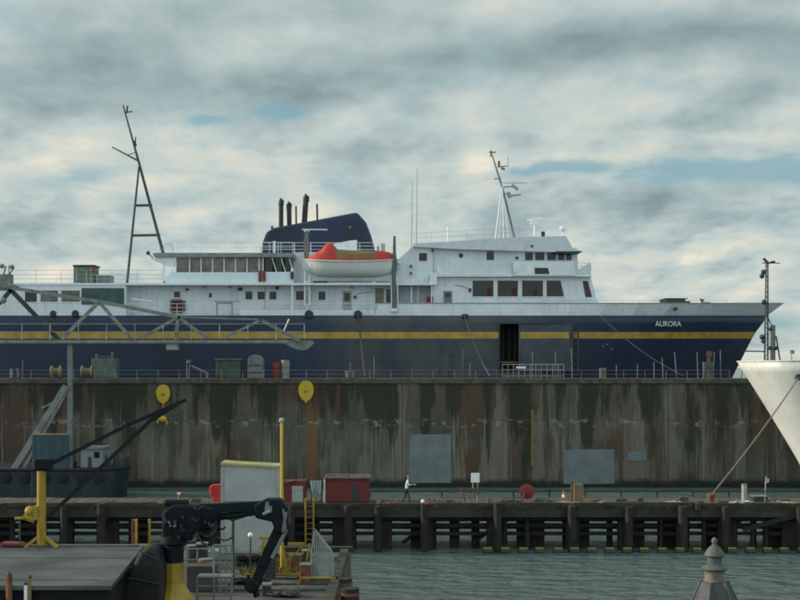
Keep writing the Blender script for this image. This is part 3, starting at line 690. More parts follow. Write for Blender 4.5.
# rail along bridge deck
rail('railing', ferry, [(X(438, YS + .4), YS + .42, Z(274.5, YS)), (X(512, YS + .4), YS + .42, Z(274.5, YS))], 1.0, WHITE2, 1.6, 3, .012)
b = MB(); b.pbox(437, 512, 267, 274.4, YS + .55, .05); b.build('bridge_screen', WHITE, ferry)
b = MB(); b.pbox(513.5, 517, 262, 272, YS + .15, .2); b.build('lamp_post', WHITE2, ferry)
b = MB(); b.ball(P(517, 258, YS + .7), .16); b.build('lamp', STEELD, ferry)
# foredeck gear (stands on the deck)
b = MB(); zz = Z(315, 124); b.box(X(664, 124), X(683, 124), 123, 126, zz, Z(299.6, 124)); b.box(X(663, 124), X(685, 124), 122.8, 126.2, Z(299.5, 124), Z(298.8, 124)); b.box(X(683, 124), X(688, 124), 123, 124, zz, Z(301.5, 124)); b.build('windlass', STEELD, ferry)
b = MB(); b.ptube((702, 314), (702, 300.5), 125.5, .1); b.ptube((700, 299.5), (704, 300.5), 125.5, .1); b.ptube((706, 314), (706, 302.2), 125.5, .45); b.build('bollard', STEELD, ferry)
rail('railing', ferry, [Vector(p) + Vector((0, .1, .03)) for p in ptsT[5:12]], .28, STEELL, 2.2, 1, .012)
b = MB(); b.lathe(P(675.5, 309, 120.6), [(.2, -.1), (.2, .1)], 12, axis='y'); b.build('hawse_hole', STEELD, ferry)
for px, py in ((602, 346), (611, 348.5), (606, 344)): b = MB(); b.tube(P(px, py, 119.0), P(px + 1.8, py + .8, 119.0), .06); b.build('hull_marking', STEEL, ferry)

# boxes on the ferry's aft deck
b = MB(); b.pbox(73.5, 94, 266.5, 282.8, YS + 1, 2.0); o = tag(b.build('deck_locker', GREEN, bevel=.03), 'pale green locker with dark lid on the aft upper deck, left of the tripod mast', 'locker')
b = MB(); b.pbox(72.5, 95, 264.8, 266.3, YS + .9, 2.2); b.build('lid', STEELD, o, bevel=.03)
b = MB(); b.pbox(92.5, 94.8, 266.6, 271, YS + .85, .12); b.build('life_ring', RED, o)
b = MB(); b.pbox(76, 77, 267, 282, YS + .95, .05); b.pbox(90.5, 91.5, 267, 282, YS + .95, .05); b.build('rib', STEELL, o)
b = MB(); b.pbox(95.5, 110, 276, 282.8, YS + 1, 1.6); o = tag(b.build('deck_crate', STEEL, bevel=.03), 'low grey crate beside the pale green locker on the ferry', 'crate')
b = MB(); b.pbox(95.0, 110.5, 275.1, 276, YS + .95, 1.7); b.build('lid', STEELL, o)
b = MB(); b.pbox(426.5, 433, 296.5, 303, YS + .7, .5); b.pbox(426.5, 433, 303, 314, YS + .8, .3); tag(b.build('fire_cabinet', RED, bevel=.02), 'small red cabinet standing on the side deck behind the white bulwark', 'cabinet')

# ================================================================ FLOATING DRY DOCK
YD0 = 110.9; ZT = Z(378.5, YD0)
dock = thing('floating_dry_dock', (0, YD0, 0), 'long stained concrete dock wall with rust and dark water streaks below the ferry', 'dry dock')
b = MB(); b.box(-95, 47, YD0, YD0 + 4.2, -3, ZT - .45); b.build('wing_wall', WALL, dock)
b = MB(); b.box(-95, 47, YD0 - .12, YD0 + 4.3, ZT - .447, ZT); b.build('coping', mat('coping', (.085, .082, .07), .85, var=.4, scale=1.2, streak=.4, rust=.5), dock, bevel=.03)
b = MB(); b.box(-95, 47, YD0 + 4.2, YD0 + 29, -3, 3.0); b.build('pontoon_deck', CONC, dock)
b = MB(); b.box(-95, 47, YD0 + 29, YD0 + 33, -3, ZT - .6); b.build('wing_wall', WALL, dock)
for k in range(9): b = MB(); x = -44 + k * 9; b.box(x, x + 1.2, YC - 2, YC + 2, 3.003, 3.99); b.build('keel_block', TIMB, dock)
PATCH = mat('blue_grey_patch', (.15, .18, .195), .7, var=.18, scale=.8, streak=.25, rust=.15)
for a, c, d_, e_ in ((409.5, 451, 434.5, 483), (563.5, 614.5, 449.5, 484), (628, 646.5, 451.5, 461)):
    b = MB(); b.pbox(a, c, d_, e_, YD0 - .05, .08); b.build('steel_patch', PATCH, dock, bevel=.01)
b = MB(); b.ptube((533, 410), (533, 466), YD0 - .2, .03); b.ptube((531.6, 410), (531.6, 466), YD0 - .2, .025)
for k in range(16): b.ptube((531.6, 411 + k * 3.5), (533, 411 + k * 3.5), YD0 - .2, .02)
b.build('wall_ladder', YEL, dock)
rail('railing', dock, [(-60, YD0 + .15, ZT), (X(730, YD0), YD0 + .15, ZT)], .75, mat('thin_rail', (.22, .23, .21), .6), 1.9, 2, .013)
b = MB(); random.seed(3)
for px, top in ((374, 357), (463, 350), (470, 362), (533, 352), (557, 351), (573, 348), (656, 362), (664, 358), (678, 352), (700, 352), (716, 352), (724, 350), (745, 362), (188, 360), (350, 362), (20, 360), (618, 365), (640, 364)):
    b.tube((X(px, YD0), YD0 + .3 + random.random(), ZT), (X(px + random.uniform(-.5, .5), YD0), YD0 + .3 + random.random(), Z(top, YD0)), .035, n=6)
b.build('post', STEEL, dock)
b = MB(); b.pbox(44, 800, 486, 487, YD0 - .35, .36); 
for k in range(24): b.pbox(200 + k * 24, 203 + k * 24, 484, 486, YD0 - .3, .31)
b.build('fender_strip', TIMB, dock)
for px in (98, 262, 402, 531, 668): b = MB(); b.pbox(px, px + .6, 382, 484, YD0 - .02, .04); b.build('joint', mat('joint', (.065, .062, .05), .9), dock)
b = MB(); b.pbox(438, 442, 366, 377.9, YD0 + .6, .5); b.pbox(448, 455, 353, 377.9, YD0 + .8, .6); b.build('vent_post', STEELD, dock)
# chain-link barrier in front of the ferry's side door
fb_ = thing('barrier', (X(533, YD0 + .5), YD0 + .5, ZT), 'pale mesh barrier on the dock wall in front of the open side door', 'barrier')
b = MB()
for k in range(12): b.pbox(502 + k * 5.6, 502.5 + k * 5.6, 364.5, 378.2, YD0 + .5, .04)
b.pbox(502, 564, 364, 364.7, YD0 + .49, .05); b.pbox(502, 564, 369.5, 370, YD0 + .49, .05); b.pbox(502, 564, 375.6, 376.2, YD0 + .49, .05); b.build('mesh_panel', STEELL, fb_)
b = MB(); b.pbox(516, 526, 366.5, 368.5, YD0 + .42, .04); b.build('sign', WHITE2, fb_)
# ropes ferry to dock
def cable(name, pts, r, m, label, sag=0):
    b = MB(); q = []
    a, c = pts
    for i in range(13): t = i / 12; p = a.lerp(c, t); p.z -= sag * 4 * t * (1 - t); q.append(p)
    b.line(q, r, 6); return tag(b.build(name, m), label, 'rope')
cable('mooring_rope', (P(464, 315, YS - .1), P(490, 376, YD0 + 3)), .03, STEEL, 'thin pale rope from the ferry side down to the dock, left of the side door', .5)
cable('mooring_rope', (P(600, 316, YS - .1), P(684, 376, YD0 + 3)), .03, STEEL, 'long sloping pale rope below the letters AURORA', .5)
cable('hose', (P(358, 315, YS - .3), P(365, 376, YD0 + 3)), .07, ROPED, 'dark hose hanging down the ferry hull beneath the lifeboat', .1)

# kit along the dock top
def on_dock(name, fn, mats, label, cat, **k):
    b = MB(); fn(b); return tag(b.build(name, mats, **k), label, cat)
yk = YD0 + 1.0
cont = on_dock('equipment_box', lambda b: b.pbox(91.5, 115.5, 358.5, 378, yk, 1.6), GREEN, 'pale green ribbed equipment box on the dock wall, right of the two hose reels', 'box', bevel=.04)
b = MB(); [b.pbox(94 + k * 3.4, 94.8 + k * 3.4, 360, 377, yk - .04, .05) for k in range(6)]; b.pbox(95, 97, 353.5, 358.5, yk + .3, .2); b.pbox(111, 113, 352, 358.5, yk + .3, .2); b.pbox(95, 113, 356.3, 357, yk + .3, .1); b.build('rib', STEEL, cont)
cont = on_dock('equipment_box', lambda b: b.pbox(216, 240.5, 360, 378, yk, 1.6), mat('dark_green_paint', (.05, .075, .065), .6, var=.3, streak=.4), 'dark green equipment box on the dock wall, left of the grey hooded tank', 'box', bevel=.04)
b = MB(); b.pbox(215, 241, 358.5, 360, yk - .1, 1.7); b.build('lid', GREEN, cont)
def hood(b):
    pts = [(247.5, 378), (247.5, 360), (250, 356), (255, 354.5), (260, 356), (263, 360), (263, 378)]; b.pprism(pts, yk, 1.3)
o = on_dock('hooded_tank', hood, STEEL, 'grey round-topped tank on the dock wall beside the red drum', 'tank', bevel=.04)
b = MB(); b.pbox(248.5, 262, 365, 366, yk - .04, .05); b.pbox(248.5, 262, 372, 373, yk - .04, .05); b.build('band', STEELD, o)
def drum(px, m, lab, r=.38, top=360):
    c = (X(px, yk + .5), yk + .5, ZT); h = Z(top, yk + .5) - ZT
    o = on_dock('drum', lambda b: b.lathe(c, [(r, 0), (r, h * .3), (r * 1.05, h * .33), (r, h * .36), (r, h * .63), (r * 1.05, h * .66), (r, h * .69), (r, h)], 16), m, lab, 'drum', smooth=True)
    b = MB(); b.lathe((c[0], c[1], ZT + h + .002), [(r * .9, 0), (r * .9, .03)], 16); b.build('lid', STEELD, o)
drum(276.5, RED, 'red drum on the dock wall between grey tank and white drum', top=362); drum(285.5, PALEW, 'white drum on the dock wall right of the red drum', top=360)
def reel(px, label, s=1):
    c = Vector((X(px, yk), yk, ZT + .62)); o = thing('hose_reel', (c.x, c.y, ZT), label, 'hose reel')
    b = MB(); b.lathe(c, [(.33, -.32 * s), (.33, .32 * s)], 14, axis='x'); b.build('hose', TAN, o)
    for k in (-1, 1): b = MB(); b.lathe(c + Vector((k * .38 * s, 0, 0)), [(.52, -.04), (.52, .04)], 16, axis='x'); b.build('flange', ROPE, o)
    b = MB(); b.box(c.x - .5 * s, c.x + .5 * s, c.y - .4, c.y - .33, ZT, ZT + .1); b.box(c.x - .5 * s, c.x + .5 * s, c.y + .33, c.y + .4, ZT, ZT + .1)
    for k in (-1, 1): b.tube((c.x + k * .46 * s, c.y - .36, ZT + .1), c + Vector((k * .46 * s, 0, 0)), .03); b.tube((c.x + k * .46 * s, c.y + .36, ZT + .1), c + Vector((k * .46 * s, 0, 0)), .03)
    b.build('stand', STEELD, o)
reel(56, 'hose reel on the dock wall left of the tall grey post'); reel(87, 'tan hose reel on the dock wall right of the tall grey post', 1.15)
def bitt(px, h, label):
    o = thing('dock_bollard', (X(px, yk), yk, ZT), label, 'bollard')
    b = MB()
    b.box(X(px, yk) - .45, X(px, yk) + .45, yk - .25, yk + .25, ZT, ZT + .08); b.build('base', STEELD, o)
    for k in (-1, 1): b = MB(); b.lathe((X(px, yk) + k * .28, yk, ZT + .08), [(.11, 0), (.11, h), (.17, h + .02), (.17, h + .1)], 12); b.build('post', STEEL, o)
bitt(15, .7, 'grey twin bollard at the far left of the dock wall'); bitt(350, .5, 'grey twin bollard on the dock wall below the lifeboat')
o = on_dock('fan_unit', lambda b: (b.pbox(186, 187.6, 362, 378, yk, .15), b.ptube((189, 365), (207, 373), yk, .1), b.pbox(206, 208, 372, 378, yk - .1, .3)), STEEL, 'grey jib arm on a short post left of the dark green box', 'jib')
b = MB(); b.ball(P(189.5, 362.5, yk), .28); b.build('motor', STEELD, o)
o = on_dock('hand_winch', lambda b: (b.pbox(600, 602, 368, 378, yk, .3), b.pbox(604, 606, 368, 378, yk, .3)), STEEL, 'small grey winch on the dock wall right of the side door', 'winch')
b = MB(); b.ptube((602, 371), (604, 371), yk + .15, .25, n=12); b.build('drum', BRICK, o)
o = on_dock('valve_stand', lambda b: (b.pbox(704, 714, 362, 378, yk, .5), b.pbox(708, 711, 351, 362, yk + .1, .2)), mat('grey_cabinet', (.08, .09, .085), .6, var=.3), 'grey valve cabinet on the dock wall below the ferry bow', 'cabinet')
b = MB(); b.lathe(P(709.5, 354, yk), [(.3, -.03), (.3, .03)], 14, axis='y'); b.build('handwheel', BRICK, o)

# yellow markers hung on the wall
def marker(px, py, r, label, stem, Y=YD0 - .25):
    o = thing('marker_board', P(px, stem, Y), label, 'marker', 'yellow rounded boards hung on the dock wall')
    pts = [(px + .74 * r * math.cos(t) * (1 - .12 * math.sin(t)), py + r * math.sin(t)) for t in [k * math.pi / 9 for k in range(18)]]
    b = MB(); b.pprism(pts, Y, .1); bo_ = b.build('board', YELM, o, bevel=.03)
    b = MB(); b.ball(P(px, py, Y - .02), .16, 10, .8); b.build('boss', GOLD, bo_)
    b = MB(); b.pbox(px - .8, px + .8, py + r * .95, stem, Y, .08); b.build('stem', YELM, o)
    b = MB(); b.ptube((px, py - r), (px, 379), Y + .05, .03, Y2=YD0 - .05); b.build('hanger', STEELD, o)
    return o
m1 = marker(163, 394, 9.5, 'yellow rounded board on the wall above the dark boom tip', 404)
b = MB(); b.ball(P(163, 419, YD0 - .3), .36, 10, .9); b.ptube((163, 404), (163, 418), YD0 - .3, .03); b.ptube((159.5, 418), (157, 423), YD0 - .3, .08); b.ptube((166, 418), (167, 424), YD0 - .3, .08); b.build('weight', YELM, m1)
marker(306, 391, 10.5, 'yellow rounded board on the wall above the rust streak', 403)

# steel masts at the dock's right end, in front of the ferry's stem
ym2 = YD0 + 2
o = thing('signal_mast', (X(766, ym2), ym2, ZT), 'tall dark lattice mast with lamps standing in front of the ferry stem', 'mast')
b = MB()
for dx in (-.16, .16):
    for dy in (-.16, .16): b.tube((X(766, ym2) + dx, ym2 + dy, ZT), (X(767, ym2) + dx * .5, ym2 + dy * .5, Z(263, ym2)), .04, n=5)
for k in range(22):
    z0 = ZT + k * .48; s_ = -1 if k % 2 else 1
    b.tube((X(766.3, ym2) - .15 * s_, ym2 - .15, z0), (X(766.3, ym2) + .15 * s_, ym2 - .15, z0 + .48), .025, n=5)
b.build('lattice', STEELD, o)
b = MB(); b.ptube((762, 263), (780, 263.2), ym2, .045); b.ptube((763.5, 258.5), (769, 264), ym2, .12); b.ptube((770, 262.5), (775, 261.5), ym2, .09); b.build('lamp_arm', STEELD, o)
for a, c in ((763.5, 272), (762, 276), (764, 302), (762, 337), (763.5, 341)): b = MB(); b.ball(P(a, c, ym2), .24); b.build('lamp', STEELD, o)
b = MB(); b.ptube((743, 351), (766, 351.5), ym2, .06); b.build('strut', STEELD, o)
o = thing('dock_post', (X(773, ym2 + 1), ym2 + 1, ZT), 'thick grey post with side stays right of the tall lattice mast', 'post')
b = MB(); b.pbox(771, 775.5, 325, 378, ym2 + 1, .4); b.build('column', STEEL, o)
b = MB(); b.ptube((776, 336), (783, 378), ym2 + 1, .07); b.ptube((772, 326), (767, 316), ym2 + 1, .05); b.build('stay', STEELD, o)
for a, c in ((770.5, 329), (776, 348), (770, 348)): b = MB(); b.ball(P(a, c, ym2 + .9), .2); b.build('lamp', STEELD, o)

# ================================================================ WORK BARGE + GANTRY (left)
YB = 100.0
bar = thing('work_barge', (X(50, YB), YB + 3, 0), 'low dark work barge moored against the dock wall at left', 'barge')
b = MB(); vs = []
prof = [(-22, 1), (X(90, YB), 1), (X(112, YB), .8), (X(124, YB), .35)]
xs0 = -70
def bpts(z, k): return [(xs0, YB, z), (X(95, YB) + k * .5, YB, z), (X(112, YB) + k, YB + .9, z), (X(121, YB) + k, YB + 3.0, z), (X(112, YB) + k, YB + 5.1, z), (X(95, YB) + k * .5, YB + 6, z), (xs0, YB + 6, z)]
lo, hi = bpts(-.6, -.3), bpts(2.55, .1); n = len(lo)
b.add(lo + hi, [tuple(range(n))[::-1], tuple(range(n, 2 * n))] + [(i, (i + 1) % n, (i + 1) % n + n, i + n) for i in range(n)]); b.build('hull', BOATD, bar)
b = MB(); q = [Vector(p) + Vector((0, -.05, -.1)) for p in hi[:4]]; b.line(q, .11, 8); b.build('rubbing_strake', RUBBER, bar)
for k in range(6): b = MB(); c = P(5 + k * 19, 478, YB - .2); b.lathe(c, [(.25, -.14), (.42, -.1), (.42, .1), (.25, .14)], 14, axis='y'); b.build('tyre_fender', RUBBER, bar)
zdk = 2.55
cab = MB(); cab.box(X(80.5, YB + 1), X(102.5, YB + 1), YB + 1, YB + 3.6, zdk + .003, Z(449, YB + 1)); cab = cab.build('cabin', PALEW, bar, bevel=.05)
b = MB(); b.pbox(88, 91.5, 457, 469, YB + .97, .05); b.build('door', STEELD, cab); b = MB(); b.pbox(94, 99.5, 452, 458, YB + .97, .05); b.build('window', GLASS, cab)
b = MB(); b.box(X(79.5, YB + 1), X(103.5, YB + 1), YB + .8, YB + 3.8, Z(449, YB + 1) + .003, Z(447.6, YB + 1)); b.build('roof', STEEL, cab)
for p_, q_, r_ in (((106, 470), (106, 455), .06), ((110, 470), (110, 459), .06), ((113, 470), (114, 463), .12), ((74, 470), (76, 461), .1), ((118, 458), (118, 449), .05), ((20, 466), (22, 455), .12)): b = MB(); b.ptube(p_, q_, YB + 2, r_); b.build('deck_post', STEELD, bar)
b = MB(); b.pbox(113, 124, 457, 473, YB + 2, 2.2); b.build('bow_bitts', STEELD, bar, bevel=.2)
# container
co_ = thing('shipping_container', (X(51, YB + .5), YB + 1, zdk), 'dark blue ribbed container standing on the barge', 'container')
x0, x1, z0, z1 = X(32.5, YB + .6), X(67.5, YB + .6), zdk + .01, Z(434, YB + .6)
b = MB(); b.box(x0 + .05, x1 - .05, YB + .66, YB + 3, z0 + .08, z1 - .08)
for k in range(13): t = x0 + .15 + k * (x1 - x0 - .3) / 12.5; b.box(t, t + .1, YB + .61, YB + .66, z0 + .1, z1 - .1)
b.build('corrugated_side', BLUEC, co_)
b = MB(); b.box(x0, x1, YB + .55, YB + .68, z1 - .078, z1 + .05); b.build('top_rail', mat('tan_rail', (.30, .22, .12), .7, var=.2), co_)
b = MB(); [b.box(t, t + .12, YB + .56, YB + .7, z0, z1 - .08) for t in (x0, x1 - .12)]; b.box(x0, x1, YB + .57, YB + .68, z0, z0 + .1); b.build('frame', BLUEC, co_)
# gantry / boom
yg = YB + 1.2
ga = thing('loading_boom', (X(70, yg), yg, zdk), 'long grey railed truss boom on a tall post crossing in front of the ferry', 'boom')
BO = mat('boom_grey', (.19, .21, .205), .6, var=.3, scale=1.5, streak=.35, rust=.35)
b = MB(); b.bar(P(70.3, 471.5, yg), P(70.3, 344, yg), .36, .40); b.build('post', STEEL, ga)
b = MB(); b.bar(P(12, 472, yg - .3), P(66, 386, yg - .3), .25, .50); b.bar(P(22, 472, yg - .2), P(68.5, 388, yg - .2), .25, .25); b.bar(P(42, 408, yg - .3), P(54, 402, yg - .3), .2, .15)
for k in range(12): b.tube(P(13 + k * 4.4, 468 - k * 7.1, yg - .25), P(21 + k * 4.1, 469 - k * 7.0, yg - .15), .05, n=5)
b.build('raking_strut', BO, ga)
yb1 = yg + .9
b = MB(); b.box(X(-60, yg), X(288, yg), yg - .5, yb1, Z(343.3, yg), Z(340, yg)); b.pprism([(282, 343), (282, 340), (312, 340.5), (314, 343), (309, 348), (304, 350.5), (297, 349.5), (286, 344.5)], yg - .3, .8); b.build('walkway', BO, ga)
for Yq in (yg - .5, yb1):
    b = MB()
    b.bar(P(-60, 268, Yq), P(12, 288, Yq), .2, .24); b.bar(P(12, 288, Yq), P(99, 301.5, Yq), .2, .28); b.bar(P(99, 301.5, Yq), P(178, 317, Yq), .2, .30); b.bar(P(178, 317, Yq), P(262, 319.5, Yq), .16, .14)
    b.build('top_chord', BO, ga)
    b = MB()
    for a, c, w_ in (((62, 339), (99, 302), .28), ((99, 302), (131, 338), .26), ((142, 338), (178, 317), .24), ((178, 317), (207, 338), .24), ((224, 338), (261, 320), .2), ((261, 320), (300, 341), .26), ((178, 317), (176, 340), .28)):
        b.bar(P(a[0], a[1], Yq), P(c[0], c[1], Yq), .16, w_)
    b.build('truss_brace', BO, ga)
b = MB(); b.bar(P(10, 289, yg - .3), P(60, 341, yg - .3), .25, .35); b.bar(P(-14, 318, yg - .3), P(12, 289, yg - .3), .25, .3); b.build('back_stay', STEELD, ga)
rail('railing', ga, [(X(-60, yg), yg - .62, Z(340, yg)), (X(305, yg), yg - .62, Z(340, yg))], 1.3, STEELL, 2.25, 2, .028)
b = MB(); b.pbox(-20, 10, 274, 290, yg, .9); b.ptube((3, 276), (6, 266), yg, .08); b.ptube((9, 287), (9, 265), yg, .05); b.ptube((5, 280), (14, 268), yg, .06); b.ptube((8, 285), (18, 288), yg, .2); b.ball(P(3, 300, yg - .3), .3); b.ball(P(2, 266, yg), .2); b.ball(P(12, 267, yg), .2); b.build('sheave_head', BO, ga)
b = MB(); b.pbox(166, 178, 343.5, 350, yg - .2, .8); b.build('hanging_box', STEELL, ga, bevel=.05)
b = MB(); b.ptube((283, 333), (289, 319), yg - .2, .05); b.ptube((132, 299), (152, 301.5), yg - .6, .05); b.build('handrail', WHITE2, ga)

# ================================================================ TIMBER PIER
YP, YP2 = 72.4, 77.5; ZP = Z(507, YP)
pier = thing('timber_pier', (0, YP, 0), 'dark timber pier on piles running right across in front of the dock wall', 'pier')
b = MB(); random.seed(11)
x = -42
while x < 34:
    w_ = .32; b.box(x, x + w_ - .03, YP + .12, YP2, ZP - .12, ZP + random.uniform(-.015, .015)); x += w_
b.build('deck', PLANK, pier)
b = MB(); b.box(-42, 34, YP + .10, YP + .14 + .25, ZP - .62, ZP - .13); b.box(-42, 34, YP2 - .3, YP2, ZP - .6, ZP - .13); b.build('stringer', TIMB2, pier)
b = MB(); x = -42; 
while x < 34:
    w_ = random.uniform(3, 6); b.box(x, x + w_ - .06, YP - .02, YP + .24, ZP + .02, ZP + random.uniform(.20, .27)); x += w_
b.build('kerb_timber', TIMB2, pier)
# front piles at the places seen, rear rows behind
front = [(-18, .30), (8, .3), (66, .42), (103, .45), (112, .3), (132, .25), (215, .4), (240, .3), (292, .35), (335, .28), (348, .42), (378, .34), (383, .3), (424, .36), (429, .3), (497, .42), (506, .25), (528, .3), (571, .44), (578, .32), (622, .3), (628, .42), (664, .22), (681, .48), (706, .24), (724, .42), (733, .28), (756, .24), (770, .3), (798, .36), (830, .4)]
for px, r_ in front:
    b = MB(); big = r_ >= .34; yy_ = YP - .10 - r_ * .6 if big else YP + .3 + random.uniform(0, .3) + r_
    xx = X(px, YP); b.tube((xx + random.uniform(-.1, .1), yy_, -3), (xx, yy_, ZP + random.uniform(.02, .28) if big else ZP - .63), r_ * .62, r_ * .55, n=10); b.build('pile', TIMB, pier, smooth=True)
gaps = [(-30, -12), (12, 20), (47, 59), (73, 96), (118, 128), (150, 162), (175, 196), (225, 236), (250, 262), (320, 332), (357, 373), (391, 410), (437, 449), (460, 471), (480, 486), (506, 516), (545, 562), (590, 607), (612, 618), (645, 657), (690, 705), (738, 750), (757, 764), (812, 822)]
for (a0, a1), (c0, c1) in zip(gaps, gaps[1:]):
    b = MB(); b.box(X(a1, YP + 1.5) + .03, X(c0, YP + 1.5) - .03, YP + 1.5, YP + 1.62, -.4, ZP - .64)
    for k in range(int((c0 - a1) / 6)): b.box(X(a1 + 3 + k * 6, YP + 1.5), X(a1 + 4 + k * 6, YP + 1.5), YP + 1.44, YP + 1.497, -.4, ZP - .64)
    b.build('sheathing', TIMB, pier)
    for yy_ in (YP + 2.6, YP + 4.3):
        b = MB(); xm = X((a1 + c0) / 2, yy_); b.tube((xm, yy_, -3), (xm, yy_, ZP - .13), .2, .18, n=8); b.build('pile', TIMB, pier, smooth=True)
b = MB()
for yy_ in (YP + .9, YP + 3.8): b.box(-42, 34, yy_, yy_ + .2, Z(529.5, YP), Z(525.5, YP)); b.box(-42, 34, yy_, yy_ + .2, Z(537.5, YP), Z(534, YP))
b.box(-42, 34, YP + .7, YP + .88, Z(522, YP), ZP - .63); b.build('waling', TIMB, pier)
x = -40
while x < 32:
    if random.random() < .6: b = MB(); b.bar((x, YP + 1.3, .3), (x + 2.2, YP + 1.3, ZP - .7), .12, .22); b.build('cross_brace', TIMB, pier)
    x += random.uniform(3.5, 7)
b = MB(); b.bar(P(743, 530, YP - .1), P(798, 515, YP - .1), .18, .25); b.build('cross_brace', TIMB, pier)
# irregular dark fenders / chocks hiding some of the gaps
for a, c in ((333, 356), (374, 392), (420, 434), (487, 500), (566, 580), (620, 632), (676, 688), (718, 737), (60, 73), (97, 118), (782, 800)):
    b = MB(); b.pbox(a, c, 521, 552, YP + .75, .4); b.build('fender_timber', TIMB, pier, bevel=.03)
for px in (500, 572, 698): b = MB(); b.pbox(px - 2, px + 3, 503.5, 511, YP - .25, .22); b.build('mooring_cleat', TIMB2, pier, bevel=.05)

# boom floats at the waterline
fl = thing('boom_float', (X(487, YP), YP - .6, 0), 'yellow topped float in the row along the foot of the pier', 'float', 'yellow floats in a row along the foot of the pier')
b = MB(); c = Vector((X(487, YP), YP - .6, 0)); b.lathe(c + Vector((0, 0, .10)), [(.10, -.29), (.17, -.25), (.17, .25), (.10, .29)], 12, axis='x'); b.build('float_body', STEELD, fl, smooth=True)
b = MB(); b.box(c.x - .25, c.x + .25, c.y - .15, c.y + .15, .215, .33); b.build('cap', LIME, fl, bevel=.04)
for k in range(1, 21): dup(fl, (X(487 + k * 17.3, YP) + random.uniform(-.05, .05), YP - .6 + random.uniform(-.04, .04), random.uniform(-.03, .0)))

# things on the pier (deck z = ZP)
YQ = 74.2
def pthing(name, px, label, cat, group=None, Y=YQ): return thing(name, (X(px, Y), Y, ZP), label, cat, group)
zq = lambda py: Z(py, YQ)
o = pthing('red_shed', 347, 'low dull red shed with a pale edged roof on the pier', 'shed')
b = MB(); b.box(X(325.5, YQ), X(369, YQ), YQ, YQ + 2.4, ZP + .1, zq(479)); b.build('body', REDD, o)
b = MB(); b.box(X(324, YQ), X(370, YQ), YQ - .12, YQ + 2.5, zq(479) + .003, zq(477.6)); b.build('roof', PLANK, o)
b = MB(); b.box(X(323.6, YQ), X(325.3, YQ), YQ - .12, YQ, ZP, zq(479)); b.build('corner_trim', mat('pale_trim', (.55, .50, .44), .6), o)
b = MB(); b.box(X(352, YQ), X(358, YQ), YQ - .03, YQ + .02, ZP + .1, zq(484)); b.build('door', STEELD, o)
b = MB(); b.ptube((327, 477.5), (327, 475), YQ, .03); b.ptube((349, 477.5), (349, 475.3), YQ, .03); b.ptube((327, 475.3), (349, 475.3), YQ, .03); b.build('roof_rail', BRICK, o)
o = pthing('tool_kiosk', 294, 'small red kiosk with a pale door between the yellow post and the red shed', 'kiosk')
b = MB(); b.box(X(284, YQ), X(305, YQ), YQ, YQ + 1.2, ZP, zq(481)); b.build('body', REDD, o)
b = MB(); b.box(X(292, YQ), X(303, YQ), YQ - .04, YQ + .02, zq(502), zq(486)); b.build('door', STEELL, o)
b = MB(); b.pprism([(284, 482.5), (295, 480), (295, 481.2), (284, 484)], YQ - .15, .4); b.build('awning', PLANK, o)
o = pthing('covered_rack', 316, 'grey cloth covered rack beside the red shed', 'rack')
b = MB()
for k in range(7): 
    xx = X(311.5 + k * 1.5, YQ); b.tube((xx, YQ - .1 + .06 * (k % 2), zq(480.5)), (xx + random.uniform(-.05, .05), YQ - .1, zq(492 + random.uniform(-2, 3))), .07, .04, n=7)
b.build('cloth', STEELL, o)
b = MB(); b.pbox(311, 312, 480, 507, YQ, .06); b.pbox(321, 322, 480, 507, YQ, .06); b.pbox(311, 322, 479.5, 480.5, YQ, .06); b.build('frame', STEELD, o)
o = pthing('pier_ladder', 309.5, 'yellow ladder over the pier edge near the red shed', 'ladder', Y=YP)
b = MB(); [b.ptube((px, 498), (px, 548), YP - .2, .05) for px in (305.5, 313.5)]; b.build('rail', YEL, o)
for k in range(9): b = MB(); b.ptube((305.5, 501 + k * 5.5), (313.5, 501 + k * 5.5), YP - .2, .035); b.build('rung', BRICK, o)
o = pthing('notice_board', 475, 'white blank board on thin legs beside the walking person', 'sign')
b = MB(); b.pbox(471, 479.5, 473, 482.5, YQ, .05); b.build('panel', WHITE2, o)
b = MB(); b.ptube((477.5, 482), (477.5, 506), YQ + .04, .03); b.ptube((473, 482), (473, 488), YQ + .04, .03); b.build('leg', STEELL, o)
o = pthing('trestle', 468, 'tall thin rusty trestle frame under the white board', 'trestle')
for a, c in ((461, 460), (463.5, 465), (474, 473.5), (477, 479)): b = MB(); b.ptube((a, 488), (c, 506.5), YQ - .3, .028); b.build('leg', BRICK, o)
b = MB(); b.ptube((460.5, 489), (478, 489), YQ - .3, .03); b.build('crossbar', BRICK, o)
o = pthing('tarp_heap', 430, 'red tarpaulin heap on the pier just right of the person', 'tarpaulin')
b = MB(); b.ball(P(429, 503.5, YQ - .8), .32, 10, .5); b.ball(P(433.5, 504.3, YQ - .8), .25, 10, .45); b.build('heap', RED, o, smooth=True); b = MB(); b.ball(P(422.8, 501.5, YQ - .8), .12); b.build('float', WHITE2, o)
def heap(px0, px1, py, m, label, n=9, name='rope_heap', r=.16, cat='rope heap', Y=YQ - .9, ZP=ZP):
    random.seed(int(px0)); b = MB()
    for k in range(n):
        px = random.uniform(px0, px1); c = Vector((X(px, Y), Y + random.uniform(-.3, .3), ZP + .07 + random.uniform(0, .12) * (1 - abs((px - (px0 + px1) / 2) / (px1 - px0)) * 1.6)))
        rr = random.uniform(.6, 1.2) * r; q = [c + Vector((rr * 1.6 * math.cos(t), rr * math.sin(t), random.uniform(-.03, .05))) for t in [i * math.pi / 5 for i in range(11)]]
        b.line(q, .045, 5)
    o = b.build(name, m); return tag(o, label, cat)
